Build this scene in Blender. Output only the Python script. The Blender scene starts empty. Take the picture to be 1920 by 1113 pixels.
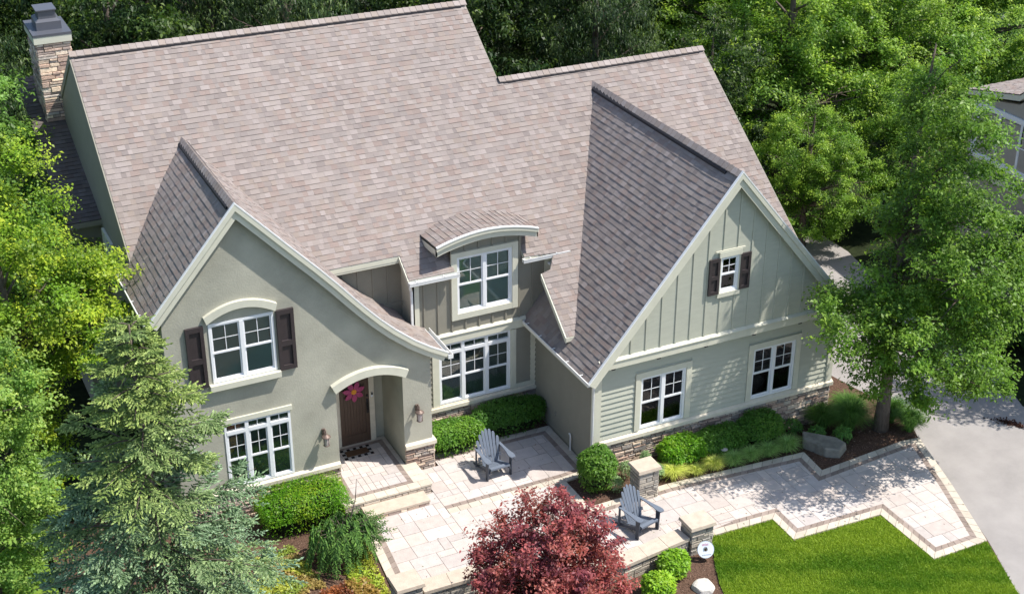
import bpy, math, random
import numpy as np
from mathutils import Vector, Matrix
R = math.radians
random.seed(7); rng = np.random.default_rng(7)
sc = bpy.context.scene
col = sc.collection

# ------------------------------------------------------------------ camera, world, sun
cam_d = bpy.data.cameras.new('camera'); cam = bpy.data.objects.new('camera', cam_d); col.objects.link(cam)
yaw, pitch, roll = -0.449183, 0.475349, 0.000709
fw = Vector((-math.sin(yaw)*math.cos(pitch), math.cos(yaw)*math.cos(pitch), -math.sin(pitch)))
rt = Vector((math.cos(yaw), math.sin(yaw), 0)); up = rt.cross(fw)
rr = rt*math.cos(roll)+up*math.sin(roll); uu = -rt*math.sin(roll)+up*math.cos(roll)
cam.matrix_world = Matrix(((rr.x,uu.x,-fw.x,-15.562),(rr.y,uu.y,-fw.y,-27.463),(rr.z,uu.z,-fw.z,20.773),(0,0,0,1)))
cam_d.sensor_width = 36; cam_d.lens = 2746.99/1920*36
cam_d.clip_end = 2000; cam_d.clip_start = .5
sc.camera = cam
SUN = Vector((.55, -.31, 1)).normalized()
elev = math.asin(SUN.z)
w = bpy.data.worlds.new('World'); sc.world = w; w.use_nodes = True
nt = w.node_tree; bg = nt.nodes['Background']
sky = nt.nodes.new('ShaderNodeTexSky'); sky.sky_type = 'NISHITA'; sky.sun_disc = False
sky.sun_elevation = elev; sky.sun_rotation = math.atan2(SUN.x, SUN.y)
nt.links.new(sky.outputs[0], bg.inputs[0]); bg.inputs[1].default_value = .15
sd = bpy.data.lights.new('sun', 'SUN'); so = bpy.data.objects.new('sun', sd); col.objects.link(so)
sd.energy = 4.5; sd.angle = R(.53); sd.color = (1, .95, .88)
so.rotation_euler = SUN.to_track_quat('Z', 'Y').to_euler(); so.location = (10, -5, 30)
sc.view_settings.view_transform = 'Standard'; sc.view_settings.look = 'None'
sc.view_settings.exposure = .58; sc.view_settings.gamma = 1
sc.cycles.max_bounces = 6; sc.cycles.diffuse_bounces = 4; sc.cycles.transparent_max_bounces = 8

# ------------------------------------------------------------------ materials
def mat(name, color=(.5,.5,.5), rough=.7, spec=.3, noise=0, nscale=5, bump=0, bscale=40, attr=False, metal=0, stretch=None, c2=None, transl=0):
    m = bpy.data.materials.new(name); m.use_nodes = True; t = m.node_tree; b = t.nodes['Principled BSDF']
    b.inputs['Roughness'].default_value = rough; b.inputs['Specular IOR Level'].default_value = spec; b.inputs['Metallic'].default_value = metal
    tc = t.nodes.new('ShaderNodeTexCoord'); src = tc.outputs['Object']
    if stretch:
        mp = t.nodes.new('ShaderNodeMapping'); mp.inputs['Scale'].default_value = stretch; t.links.new(src, mp.inputs[0]); src = mp.outputs[0]
    out = None
    if attr:
        a = t.nodes.new('ShaderNodeAttribute'); a.attribute_name = 'tint'; out = a.outputs['Color']
    if noise or c2:
        n = t.nodes.new('ShaderNodeTexNoise'); n.inputs['Scale'].default_value = nscale; n.inputs['Detail'].default_value = 6; n.inputs['Roughness'].default_value = .62
        t.links.new(src, n.inputs['Vector'])
        mr = t.nodes.new('ShaderNodeMapRange'); mr.inputs[1].default_value = .3; mr.inputs[2].default_value = .7
        t.links.new(n.outputs[0], mr.inputs[0])
        if c2:
            mx = t.nodes.new('ShaderNodeMix'); mx.data_type = 'RGBA'; t.links.new(mr.outputs[0], mx.inputs[0])
            mx.inputs[6].default_value = (*color, 1); mx.inputs[7].default_value = (*c2, 1); out = mx.outputs[2]
        else:
            mr.inputs[3].default_value = 1-noise; mr.inputs[4].default_value = 1+noise
            mx = t.nodes.new('ShaderNodeMix'); mx.data_type = 'RGBA'; mx.blend_type = 'MULTIPLY'; mx.inputs[0].default_value = 1
            if out is None: mx.inputs[6].default_value = (*color, 1)
            else: t.links.new(out, mx.inputs[6])
            t.links.new(mr.outputs[0], mx.inputs[7]); out = mx.outputs[2]
    if out is None: b.inputs['Base Color'].default_value = (*color, 1)
    else: t.links.new(out, b.inputs['Base Color'])
    if bump:
        n2 = t.nodes.new('ShaderNodeTexNoise'); n2.inputs['Scale'].default_value = bscale; n2.inputs['Detail'].default_value = 5
        t.links.new(src, n2.inputs['Vector'])
        bp = t.nodes.new('ShaderNodeBump'); bp.inputs['Strength'].default_value = bump; bp.inputs['Distance'].default_value = .02
        t.links.new(n2.outputs[0], bp.inputs['Height']); t.links.new(bp.outputs[0], b.inputs['Normal'])
    if transl:
        tr = t.nodes.new('ShaderNodeBsdfTranslucent'); ms = t.nodes.new('ShaderNodeMixShader'); ms.inputs[0].default_value = transl
        if out is not None:
            g = t.nodes.new('ShaderNodeMix'); g.data_type = 'RGBA'; g.blend_type = 'MULTIPLY'; g.inputs[0].default_value = 1
            t.links.new(out, g.inputs[6]); g.inputs[7].default_value = (1.5, 1.6, .8, 1); t.links.new(g.outputs[2], tr.inputs[0])
        t.links.new(b.outputs[0], ms.inputs[1]); t.links.new(tr.outputs[0], ms.inputs[2])
        t.links.new(ms.outputs[0], t.nodes['Material Output'].inputs[0])
    return m
M = {}
M['shingle'] = mat('asphalt shingle', rough=.92, spec=.12, noise=.06, nscale=.8, bump=.5, bscale=220, attr=True)
M['stucco'] = mat('green grey stucco', (.39,.378,.308), .92, .1, noise=.17, nscale=.9, bump=.28, bscale=22)
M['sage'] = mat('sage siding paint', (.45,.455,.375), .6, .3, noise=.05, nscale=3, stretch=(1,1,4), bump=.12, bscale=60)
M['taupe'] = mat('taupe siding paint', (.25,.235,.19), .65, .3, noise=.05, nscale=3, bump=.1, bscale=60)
M['cream'] = mat('cream trim paint', (.60,.585,.475), .55, .35, noise=.05, nscale=4)
M['sill'] = mat('limestone water table', (.66,.60,.48), .8, .2, noise=.08, nscale=7, bump=.2, bscale=40)
M['white'] = mat('white vinyl', (.78,.79,.80), .35, .45, noise=.02, nscale=3)
M['metal'] = mat('white gutter metal', (.74,.74,.72), .4, .5, noise=.06, nscale=5)
M['brown'] = mat('dark shutter paint', (.042,.033,.034), .5, .4, noise=.12, nscale=8)
M['dark'] = mat('dark ridge vent', (.035,.034,.038), .8, .2)
M['stone'] = mat('ledge stone', rough=.85, spec=.25, noise=.22, nscale=14, bump=.8, bscale=38, attr=True)
M['mortar'] = mat('mortar', (.12,.105,.09), .95, .1, noise=.15, nscale=20)
M['cap'] = mat('pillar cap stone', (.50,.42,.335), .8, .2, noise=.12, nscale=6, bump=.3, bscale=35)
M['paver'] = mat('concrete paver', rough=.82, spec=.25, noise=.09, nscale=5, bump=.35, bscale=30, attr=True)
M['joint'] = mat('joint sand', (.17,.14,.115), .95, .1, noise=.2, nscale=20)
M['mulch'] = mat('bark mulch', (.045,.026,.018), .95, .1, c2=(.17,.105,.075), nscale=26, bump=1, bscale=45)
M['chip'] = mat('mulch chips', rough=.9, spec=.15, attr=True)
M['soil'] = mat('forest floor', (.012,.018,.008), .95, .1, c2=(.035,.045,.018), nscale=3, bump=1, bscale=12)
M['lawn'] = mat('lawn turf', (.10,.19,.022), .8, .1, c2=(.19,.28,.035), nscale=1.3, bump=.8, bscale=60)
M['blade'] = mat('grass blades', rough=.6, spec=.2, attr=True, transl=.3)
M['leaf'] = mat('leaves', rough=.45, spec=.28, attr=True, transl=.34)
M['needle'] = mat('needles', rough=.6, spec=.25, attr=True, transl=.12)
M['bark'] = mat('bark', (.13,.105,.085), .9, .15, noise=.35, nscale=9, stretch=(3,3,.6), bump=.8, bscale=25)
M['core'] = mat('shaded core', (.012,.018,.008), .95, .1)  # near-black colour holds the shade deep inside the shrubs
M['concrete'] = mat('driveway concrete', (.285,.265,.25), .88, .2, c2=(.36,.335,.315), nscale=1.1, bump=.5, bscale=150)
M['glass'] = None
M['chair'] = mat('slate blue grey painted wood', (.135,.16,.20), .5, .35, noise=.08, nscale=6, stretch=(1,1,.3))
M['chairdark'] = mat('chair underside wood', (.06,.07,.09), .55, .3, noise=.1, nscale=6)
M['wood'] = mat('stained wood door', (.075,.045,.03), .5, .35, c2=(.12,.078,.055), nscale=9, stretch=(6,6,.5), bump=.15)
M['bronze'] = mat('bronze metal', (.16,.115,.095), .5, .4, metal=.3, noise=.2, nscale=20)
M['lampglass'] = mat('seeded lamp glass', (.42,.36,.34), .25, .6, noise=.3, nscale=40)
M['black'] = mat('black', (.018,.018,.02), .5, .4)
M['pink'] = mat('pink petals', (.40,.06,.16), .5, .3, noise=.15, nscale=20)
M['orange'] = mat('orange centre', (.75,.30,.03), .6, .3, noise=.1, nscale=40)
M['matw'] = mat('mat weave light', (.36,.34,.31), .95, .05, noise=.2, nscale=60)
M['matk'] = mat('mat weave dark', (.02,.018,.018), .95, .05, noise=.2, nscale=60)
M['matb'] = mat('mat coir', (.10,.06,.035), .95, .05, noise=.3, nscale=60)
M['flue'] = mat('dark flue metal', (.12,.125,.145), .38, .5, metal=.3)
M['rock'] = mat('boulder', (.22,.205,.17), .9, .2, noise=.3, nscale=5, bump=1, bscale=12)
M['palerock'] = mat('pale boulder', (.52,.49,.44), .9, .2, noise=.15, nscale=5, bump=1, bscale=12)
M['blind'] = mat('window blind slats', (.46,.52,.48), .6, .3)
M['blindd'] = mat('shaded blind slats', (.12,.14,.14), .6, .3)  # same slats again, with shade put into the colour
M['sign'] = mat('white sign disc', (.60,.64,.70), .4, .4)
M['signtext'] = mat('sign print', (.22,.26,.30), .6, .2)
M['signpink'] = mat('pink print', (.42,.22,.30), .6, .2)
M['tauped'] = mat('neighbour siding', (.36,.33,.285), .7, .3, noise=.05, nscale=4)
def glass(name='window glass', tr_c=(.80,.86,.84,1), k=1.4):
    m = bpy.data.materials.new(name); m.use_nodes = True; t = m.node_tree; t.nodes.clear()
    o = t.nodes.new('ShaderNodeOutputMaterial'); g = t.nodes.new('ShaderNodeBsdfGlossy'); g.inputs['Roughness'].default_value = .02
    tr = t.nodes.new('ShaderNodeBsdfTransparent'); tr.inputs[0].default_value = tr_c
    fr = t.nodes.new('ShaderNodeFresnel'); fr.inputs[0].default_value = 1.5
    ma = t.nodes.new('ShaderNodeMath'); ma.operation = 'MULTIPLY_ADD'; ma.inputs[1].default_value = k; ma.inputs[2].default_value = .01; ma.use_clamp = True
    t.links.new(fr.outputs[0], ma.inputs[0])
    mx = t.nodes.new('ShaderNodeMixShader'); t.links.new(ma.outputs[0], mx.inputs[0]); t.links.new(tr.outputs[0], mx.inputs[1]); t.links.new(g.outputs[0], mx.inputs[2])
    t.links.new(mx.outputs[0], o.inputs[0]); return m
M['glass'] = glass(); M['tinted'] = glass('tinted glass', (.12,.13,.13,1), .12)

# ------------------------------------------------------------------ mesh helpers
class MB:
    def __init__(s): s.v = []; s.f = []; s.t = []
    def face(s, pts, tint=(1,1,1)):
        i = len(s.v); s.v.extend([tuple(p) for p in pts]); s.f.append(tuple(range(i, i+len(pts)))); s.t.append(tint)
    def hexa(s, p, tint=(1,1,1)):   # p: 4 bottom + 4 top corners, same winding
        i = len(s.v); s.v.extend([tuple(q) for q in p])
        for f in ((3,2,1,0),(4,5,6,7),(0,1,5,4),(1,2,6,5),(2,3,7,6),(3,0,4,7)): s.f.append(tuple(i+k for k in f)); s.t.append(tint)
    def box(s, x0,x1,y0,y1,z0,z1, tint=(1,1,1)):
        s.hexa([(x0,y0,z0),(x1,y0,z0),(x1,y1,z0),(x0,y1,z0),(x0,y0,z1),(x1,y0,z1),(x1,y1,z1),(x0,y1,z1)], tint)
    def extr(s, pts, vec, tint=(1,1,1)):   # planar polygon extruded by vec
        n = len(pts); i = len(s.v); vec = Vector(vec)
        s.v.extend([tuple(p) for p in pts]); s.v.extend([tuple(Vector(p)+vec) for p in pts])
        s.f.append(tuple(i+k for k in range(n))[::-1]); s.f.append(tuple(i+n+k for k in range(n)))
        for k in range(n): s.f.append((i+k, i+(k+1)%n, i+n+(k+1)%n, i+n+k))
        s.t.extend([tint]*(n+2))
    def tube(s, pts, rad, n=8, tint=(1,1,1), cap=True):
        pts = [Vector(p) for p in pts]
        if not hasattr(rad, '__len__'): rad = [rad]*len(pts)
        base = len(s.v); ref = None
        for k, p in enumerate(pts):
            d = (pts[min(k+1,len(pts)-1)]-pts[max(k-1,0)]).normalized()
            if ref is None: ref = d.orthogonal().normalized()
            ref = (ref - d*ref.dot(d)).normalized(); b = d.cross(ref)
            for j in range(n):
                a = 2*math.pi*j/n; s.v.append(tuple(p+ref*(rad[k]*math.cos(a))+b*(rad[k]*math.sin(a))))
        for k in range(len(pts)-1):
            for j in range(n):
                s.f.append((base+k*n+j, base+k*n+(j+1)%n, base+(k+1)*n+(j+1)%n, base+(k+1)*n+j)); s.t.append(tint)
        if cap:
            s.f.append(tuple(base+j for j in range(n))[::-1]); s.f.append(tuple(base+(len(pts)-1)*n+j for j in range(n))); s.t += [tint]*2
    def lathe(s, c, prof, n=20, tint=(1,1,1)):
        s.tube([Vector(c)+Vector((0,0,z)) for r,z in prof], [r for r,z in prof], n, tint)
    def pieces(s):
        nv = len(s.v); par = np.arange(nv)
        def find(i):
            while par[i] != i: par[i] = par[par[i]]; i = par[i]
            return i
        key = {}
        for f in s.f:
            a = find(f[0])
            for b in f[1:]: par[find(b)] = a
        root = np.array([find(i) for i in range(nv)]); ids, isl = np.unique(root, return_inverse=True); k = len(ids)
        if k > 800 or k < 2: return None
        P = np.array(s.v, float); lo = np.full((k,3),1e9); hi = -lo; np.minimum.at(lo, isl, P); np.maximum.at(hi, isl, P); size = (hi-lo).max(1)
        gap = np.maximum(0, np.maximum(lo[:,None]-hi[None], lo[None]-hi[:,None])); near = np.sqrt((gap**2).sum(2)) <= np.maximum(.02, .49*np.maximum(size[:,None], size[None]))
        lab = np.arange(k)
        while True:
            n2 = np.array([lab[near[i]].min() for i in range(k)])
            if (n2 == lab).all(): break
            lab = n2
        u = np.unique(lab)
        return None if len(u) < 2 else (lab[isl], u)
    def build(s, name, m, parent=None, smooth=False, attr=None):
        pc = s.pieces() if parent is not None and 'trunk' not in name and name not in ('glass','blind','print','pink_print','mortar','dark_checks','pale_checks') else None
        if pc:
            lab, us = pc; first = None
            for u in us:
                q = MB(); idx = {}; 
                for f, t in zip(s.f, s.t):
                    if lab[f[0]] != u: continue
                    for i in f:
                        if i not in idx: idx[i] = len(q.v); q.v.append(s.v[i])
                    q.f.append(tuple(idx[i] for i in f)); q.t.append(t)
                o = q._build(name, m, parent, smooth, attr)
                first = first or o
            return first
        return s._build(name, m, parent, smooth, attr)
    def _build(s, name, m, parent=None, smooth=False, attr=None):
        me = bpy.data.meshes.new(name); me.from_pydata(s.v, [], s.f); me.materials.append(m)
        if attr or any(t != (1,1,1) for t in s.t[:50]):
            a = me.color_attributes.new('tint', 'FLOAT_COLOR', 'CORNER')
            ln = np.array([len(f) for f in s.f]); tt = np.repeat(np.array([(*t,1) for t in s.t], dtype=np.float32), ln, axis=0)
            a.data.foreach_set('color', tt.ravel())
        if smooth: me.polygons.foreach_set('use_smooth', [True]*len(me.polygons))
        o = bpy.data.objects.new(name, me); col.objects.link(o)
        if parent is not None: o.parent = parent; o.matrix_parent_inverse = Matrix.Translation(-root_loc(parent))
        return o
def root_loc(o): return Vector(o.location)
def tag(o, label=None, cat=None, group=None, kind=None):
    if label: o['label'] = label
    if cat: o['category'] = cat
    if group: o['group'] = group
    if kind: o['kind'] = kind
    return o
def empty(name, loc, label, cat, group=None):
    o = bpy.data.objects.new(name, None); col.objects.link(o); o.location = loc; o.empty_display_size = .3
    return tag(o, label, cat, group)
def struct(name, mb, m, attr=None): return tag(mb.build(name, m, attr=attr), kind='structure')
def quadmesh(name, V, T, m, parent=None, extra=None):
    if m is M['leaf']: T = np.clip(T*1.75,0,.75)
    if m is M['needle']: T = np.clip(T*1.5,0,.75)
    if m is M['blade'] and 'grass' != name: T = np.clip(T*1.35,0,.75)
    n = len(V); verts = V.reshape(-1,3).astype(np.float32); me = bpy.data.meshes.new(name)
    me.vertices.add(n*4); me.vertices.foreach_set('co', verts.ravel())
    me.loops.add(n*4); me.loops.foreach_set('vertex_index', np.arange(n*4, dtype=np.int32))
    me.polygons.add(n); me.polygons.foreach_set('loop_start', np.arange(0, n*4, 4, dtype=np.int32))
    me.update(calc_edges=True); me.materials.append(m)
    a = me.color_attributes.new('tint', 'FLOAT_COLOR', 'CORNER')
    t4 = np.repeat(np.hstack([T, np.ones((n,1))]).astype(np.float32), 4, axis=0); a.data.foreach_set('color', t4.ravel())
    o = bpy.data.objects.new(name, me); col.objects.link(o)
    if parent is not None: o.parent = parent; o.matrix_parent_inverse = Matrix.Translation(-root_loc(parent))
    return o
def clip(poly, axis, val, keep_ge):
    out = []
    for i in range(len(poly)):
        a, b = poly[i], poly[(i+1)%len(poly)]
        ia = (a[axis] >= val) if keep_ge else (a[axis] <= val); ib = (b[axis] >= val) if keep_ge else (b[axis] <= val)
        if ia: out.append(a)
        if ia != ib:
            t = (val-a[axis])/(b[axis]-a[axis]); p = [a[0]+(b[0]-a[0])*t, a[1]+(b[1]-a[1])*t]; p[axis] = val; out.append(tuple(p))
    return out
def cliprect(poly, u0,u1,v0,v1):
    for ax, val, ge in ((0,u0,True),(0,u1,False),(1,v0,True),(1,v1,False)):
        poly = clip(poly, ax, val, ge)
        if len(poly) < 3: return []
    q = []
    for p in poly:
        if not q or abs(p[0]-q[-1][0])+abs(p[1]-q[-1][1]) > 1e-5: q.append(p)
    if len(q) > 1 and abs(q[0][0]-q[-1][0])+abs(q[0][1]-q[-1][1]) < 1e-5: q.pop()
    if len(q) < 3: return []
    A = sum(q[i][0]*q[(i+1)%len(q)][1]-q[(i+1)%len(q)][0]*q[i][1] for i in range(len(q)))
    return q if abs(A) > 2e-5 else []

# ------------------------------------------------------------------ roof shingles: real overlapping courses
SH = [(.295,.252,.228),(.315,.27,.248),(.275,.235,.215),(.30,.25,.218),(.335,.29,.268),(.255,.218,.202),(.298,.24,.212),(.322,.278,.252),(.285,.248,.228),(.308,.262,.238),(.285,.226,.20)]
def shingles(mb, poly, mp, expo=.158, uoff=0, tone=1.0, hh=(.018,.010)):
    """poly in (u along eave, v up slope); mp(u,v,h) -> world point"""
    us = [p[0] for p in poly]; vs = [p[1] for p in poly]; u0, u1, v0, v1 = min(us), max(us), min(vs), max(vs)
    v = v0; r = random.Random(int((u0+v1)*100))
    while v < v1-1e-4:
        ve = min(v+expo, v1); u = u0-r.random()*.3; th = 1
        while u < u1:
            wd = r.choice((.10,.13,.16,.19,.23)); c = cliprect(poly, u, u+wd, v, ve)
            th = r.choice((0,1))
            if c:
                hb = hh[0] if th else hh[1]; k = .93*tone*r.uniform(.95,1.05)*(1 if th else .96); s = r.choice(SH); tint = tuple(x*k for x in s)
                top = [mp(p[0], p[1], hb-(p[1]-v)/expo*(hb-.003)) for p in c]
                mb.face(top, tint)
                # front riser and the small tab edges
                for i in range(len(c)):
                    a, b = c[i], c[(i+1)%len(c)]
                    if (abs(a[1]-v) < 1e-5 and abs(b[1]-v) < 1e-5) or (abs(a[0]-b[0]) < 1e-5 and th):
                        mb.face([mp(a[0],a[1],-.012), mp(b[0],b[1],-.012), top[(i+1)%len(c)], top[i]], tuple(x*.5 for x in tint))
            u += wd
        v += expo
def plane_map(O, U, V):
    O, U, V = Vector(O), Vector(U).normalized(), Vector(V).normalized(); N = U.cross(V)
    return lambda u,v,h: O+U*u+V*v+N*h
def ridge_cap(mb, a, b, wside, dropdir1, dropdir2, step=.2, lift=.07, tone=1.05):
    """pieces of cap shingle bent over a ridge from a to b; dropdirs = down-slope unit vectors"""
    a, b = Vector(a), Vector(b); L = (b-a).length; d = (b-a)/L; n = int(L/step); r = random.Random(int(L*77))
    d1, d2 = Vector(dropdir1).normalized(), Vector(dropdir2).normalized()
    for i in range(n):
        kq = tone*r.uniform(.93,1.06); s = tuple(x*kq for x in r.choice(SH[:5]))
        p0 = a+d*(i*L/n); p1 = a+d*((i+1)*L/n+.0); l0, l1 = Vector((0,0,lift+.014)), Vector((0,0,lift+.002))
        for dd in (d1, d2):
            q = [p0+l0, p1+l1, p1+dd*wside+l1, p0+dd*wside+l0]; mb.face(q if dd is d1 else q[::-1], s)
            dn = Vector((0,0,-.022)); mb.face([q[3], q[2], q[2]+dn, q[3]+dn], tuple(x*.7 for x in s))
        for dd in (d1, d2): mb.face([p0+l0, p0+dd*wside+l0, p0+dd*wside+l0-Vector((0,0,.02)), p0+l0-Vector((0,0,.02))], tuple(x*.6 for x in s))

# ------------------------------------------------------------------ walls with holes
def wall_cells(poly, holes):
    xs = sorted({p[0] for p in poly} | {h[0] for h in holes} | {h[1] for h in holes})
    out = []
    for x0, x1 in zip(xs[:-1], xs[1:]):
        if x1-x0 < 1e-6: continue
        hs = sorted([h for h in holes if h[0] < x1-1e-6 and h[1] > x0+1e-6], key=lambda h: h[2]); z = -99
        for h in hs: out.append((x0,x1,z,h[2])); z = h[3]
        out.append((x0,x1,z,99))
    res = []
    for c in out:
        q = cliprect(poly, *c)
        if q: res.append(q)
    return res
def wall_y(mb, poly, holes, y, th=.15):      # outer face at y looking -Y, polygon in (x,z)
    for q in wall_cells(poly, holes): mb.extr([(p[0], y, p[1]) for p in q], (0, th, 0))
def wall_x(mb, poly, x, th=.15):             # polygon in (y,z)
    mb.extr([(x, p[0], p[1]) for p in poly], (th, 0, 0))

def window(parent, x0,x1,z0,z1, y, n=2, transom=0, blind=None, grid=True, trim=(.12,.12,.12,.12), trimmat='cream', label=None, sx=None, depth=.09, rail=.5, gm='glass'):
    """window in a wall facing -Y; or facing -X when sx is given as (x plane) with x0..x1 read as y (mirrored)"""
    def tr(mb):
        if sx is not None: mb.v = [(sx+(v[1]-y), x0+x1-v[0], v[2]) for v in mb.v]
        return mb
    fr = MB(); gl = MB(); bl = MB(); F = .055
    yo, yi = y-.02, y+.06
    fr.box(x0,x0+F,yo,yi,z0,z1); fr.box(x1-F,x1,yo,yi,z0,z1); fr.box(x0+F,x1-F,yo,yi,z0,z0+F); fr.box(x0+F,x1-F,yo,yi,z1-F,z1)
    wd = (x1-x0-(n-1)*.09-2*F)/n; zt = z1-F-transom
    for k in range(n):
        a = x0+F+k*(wd+.09); b = a+wd
        if k < n-1: fr.box(b,b+.09,yo-.004,yi,z0+F,z1-F)
        zz0, zz1 = z0+F, (zt-.09 if transom else z1-F)
        if transom:
            fr.box(a,b,yo-.008,yi,zz1,zt); gl.box(a,b,y+.024,y+.03,zt,z1-F)
            fr.box((a+b)/2-.009,(a+b)/2+.009,y+.006,y+.02,zt,z1-F)
        zm = zz0+(zz1-zz0)*rail
        # lower sash sits further in, upper further out
        for (s0,s1,ys) in ((zm,zz1,y),(zz0,zm,y+.022)):
            e = .035
            fr.box(a,a+e,ys,ys+.03,s0,s1); fr.box(b-e,b,ys,ys+.03,s0,s1); fr.box(a+e,b-e,ys,ys+.03,s0,s0+e); fr.box(a+e,b-e,ys,ys+.03,s1-e,s1)
            gl.box(a+e,b-e,ys+.012,ys+.018,s0+e,s1-e)
        fr.box(a,b,y-.008,y+.03,zm-.022,zm+.022)
        if grid:
            fr.box((a+b)/2-.008,(a+b)/2+.008,y+.002,y+.01,zm+.03,zz1-.03); zc = (zm+zz1)/2
            fr.box(a+.03,b-.03,y+.003,y+.009,zc-.008,zc+.008)
        if blind:
            z = zz0+.03
            while z < z1-F-.02:
                bl.hexa([(a+.01,y+.048,z),(b-.01,y+.048,z),(b-.01,y+.066,z+.034),(a+.01,y+.066,z+.034),(a+.01,y+.050,z-.002),(b-.01,y+.050,z-.002),(b-.01,y+.069,z+.032),(a+.01,y+.069,z+.032)]); z += .042
            bl.box(a,b,y+.075,y+.08,z0+F,z1-F)
    o = tr(fr).build('window', M['white'], parent)
    if label: o['label'] = label
    tr(gl).build('glass', M[gm], o)
    if blind: tr(bl).build('blind', M[blind], o)
    if trim:
        l, r_, t, b_ = trim; tm = MB(); y0, y1 = y-.06, y-.0
        if l: tm.box(x0-l,x0-.001,y0,y+.01,z0-b_,z1+t)
        if r_: tm.box(x1+.001,x1+r_,y0,y+.01,z0-b_,z1+t)
        if t: tm.box(x0,x1,y0+.003,y+.01,z1+.001,z1+t)
        if b_: tm.box(x0,x1,y0+.003,y+.01,z0-b_,z0-.001)
        tr(tm).build('window_trim', M[trimmat], o)
    return o
def lap(mb, x0,x1,z0,z1, y, holes=(), expo=.152):
    z = z0
    while z < z1-1e-3:
        ze = min(z+expo, z1); segs = [(x0,x1)]
        for h in holes:
            if h[2] < ze-.01 and h[3] > z+.01:
                segs = [s for a,b in segs for s in ((a,min(b,h[0])),(max(a,h[1]),b)) if s[1]-s[0] > 1e-3]
        for a, b in segs:
            mb.extr([(a,y-.036,z),(a,y-.004,ze),(a,y+.01,ze),(a,y+.01,z)], (b-a,0,0))
        z += expo
STC = [(c[0]*1.33,c[1]*1.25,c[2]*1.17) for c in ((.40,.33,.27),(.30,.235,.20),(.47,.41,.34),(.24,.20,.18),(.36,.27,.22),(.42,.38,.33),(.28,.26,.24),(.50,.42,.33),(.22,.165,.145),(.34,.30,.27))]
def ledge(mb, mp, u0,u1,v0,v1, big=1., tone=1., depth=.045, pal=STC):
    """stacked stones on a face; mp(u,v,h)"""
    r = random.Random(int((u0*31+v1*17+u1)*100)); v = v0
    while v < v1-.01:
        h = min(r.uniform(.05,.12)*big, v1-v)
        if v1-(v+h) < .03: h = v1-v
        u = u0
        while u < u1-.01:
            wd = min(r.uniform(.13,.42)*big, u1-u)
            if u1-(u+wd) < .05: wd = u1-u
            hh = h; parts = [(v, v+hh)]
            if h > .095*big and r.random() < .4: parts = [(v, v+h*.5),(v+h*.5, v+h)]
            for a, b in parts:
                d = r.uniform(.012, depth); k = tone*r.uniform(.85,1.12); c = r.choice(pal); g = .006; j = lambda: r.uniform(-.004,.004); bz = .008
                B = [mp(u+g,a+g,0),mp(u+wd-g,a+g,0),mp(u+wd-g,b-g,0),mp(u+g,b-g,0)]
                T = [mp(u+g+bz+j(),a+g+bz+j(),d+j()),mp(u+wd-g-bz+j(),a+g+bz+j(),d+j()),mp(u+wd-g-bz+j(),b-g-bz+j(),d+j()),mp(u+g+bz+j(),b-g-bz+j(),d+j())]
                mb.hexa(B+T, tuple(x*k for x in c))
            u += wd
        v += h

# ================================================================== THE HOUSE
GZ = -.45                      # patio level
house = empty('house', (-1.4, 4.5, GZ), 'sage and grey-green two-storey house with steep shingled gables and stone base', 'house')
def hb(mb, name, m, parent=None, label=None, **k):
    o = mb.build(name, M[m], parent or house, **k)
    if label: o['label'] = label
    return o
# --- main roof plane z = mz(y)
mz = lambda y: 9.172-.727*(9.817-y)
Lv = math.hypot(1, .727)
sh = MB()
mp = plane_map((0, 0, mz(0)), (1,0,0), (0,1,.727))
def mainpoly(pts): return [(x, y*Lv) for x, y in pts]
P_main = [(-10.09,4.35),(-6.6,4.35),(-6.6,3.78),(-3.65,3.78),(-3.65,3.18),(-2.40,3.18),(-2.40,4.25),(-.44,4.25),(-.44,3.18),(.80,3.10),(.36,3.10),(.11,2.77),(-.16,2.72),(-.21,1.19),(1.6,1.19),(7.52,1.9),(7.52,7.6),(.89,7.6),(.89,9.817),(-10.09,9.817)]
shingles(sh, mainpoly(P_main), mp)
roof = hb(sh, 'roof', 'shingle', label='broad front slope of weathered grey-pink shingles', attr=True)
dk = MB(); dk.extr([(x, y, mz(y)-.02) for x, y in P_main], (0,0,-.12)); hb(dk, 'roof_deck', 'cream', roof)
# rear slopes
bk = MB(); mpb = plane_map((0, 9.817, 9.172), (-1,0,0), (0,-1,.727)); Lb = Lv
mb2 = lambda y: 9.172-.727*(y-9.817)
shingles(bk, [(-.89,-6*Lb),(10.09,-6*Lb),(10.09,0),(-.89,0)], mpb, expo=.3)
y2 = 7.604; mpb2 = plane_map((0, y2, mz(y2)), (-1,0,0), (0,-1,.727))
shingles(bk, [(-7.52,-5*Lb),(-.89,-5*Lb),(-.89,0),(-7.52,0)], mpb2, expo=.3)
hb(bk, 'rear_roof', 'shingle', roof, attr=True)
dk = MB(); dk.extr([(-10.09,9.817,9.14),(.89,9.817,9.14),(.89,15.8,mb2(15.8)-.03),(-10.09,15.8,mb2(15.8)-.03)], (0,0,-.12))
dk.extr([(.89,y2,mz(y2)-.03),(7.52,y2,mz(y2)-.03),(7.52,12.6,mz(y2)-.727*5-.03),(.89,12.6,mz(y2)-.727*5-.03)], (0,0,-.12)); hb(dk, 'rear_deck', 'cream', roof)
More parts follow.
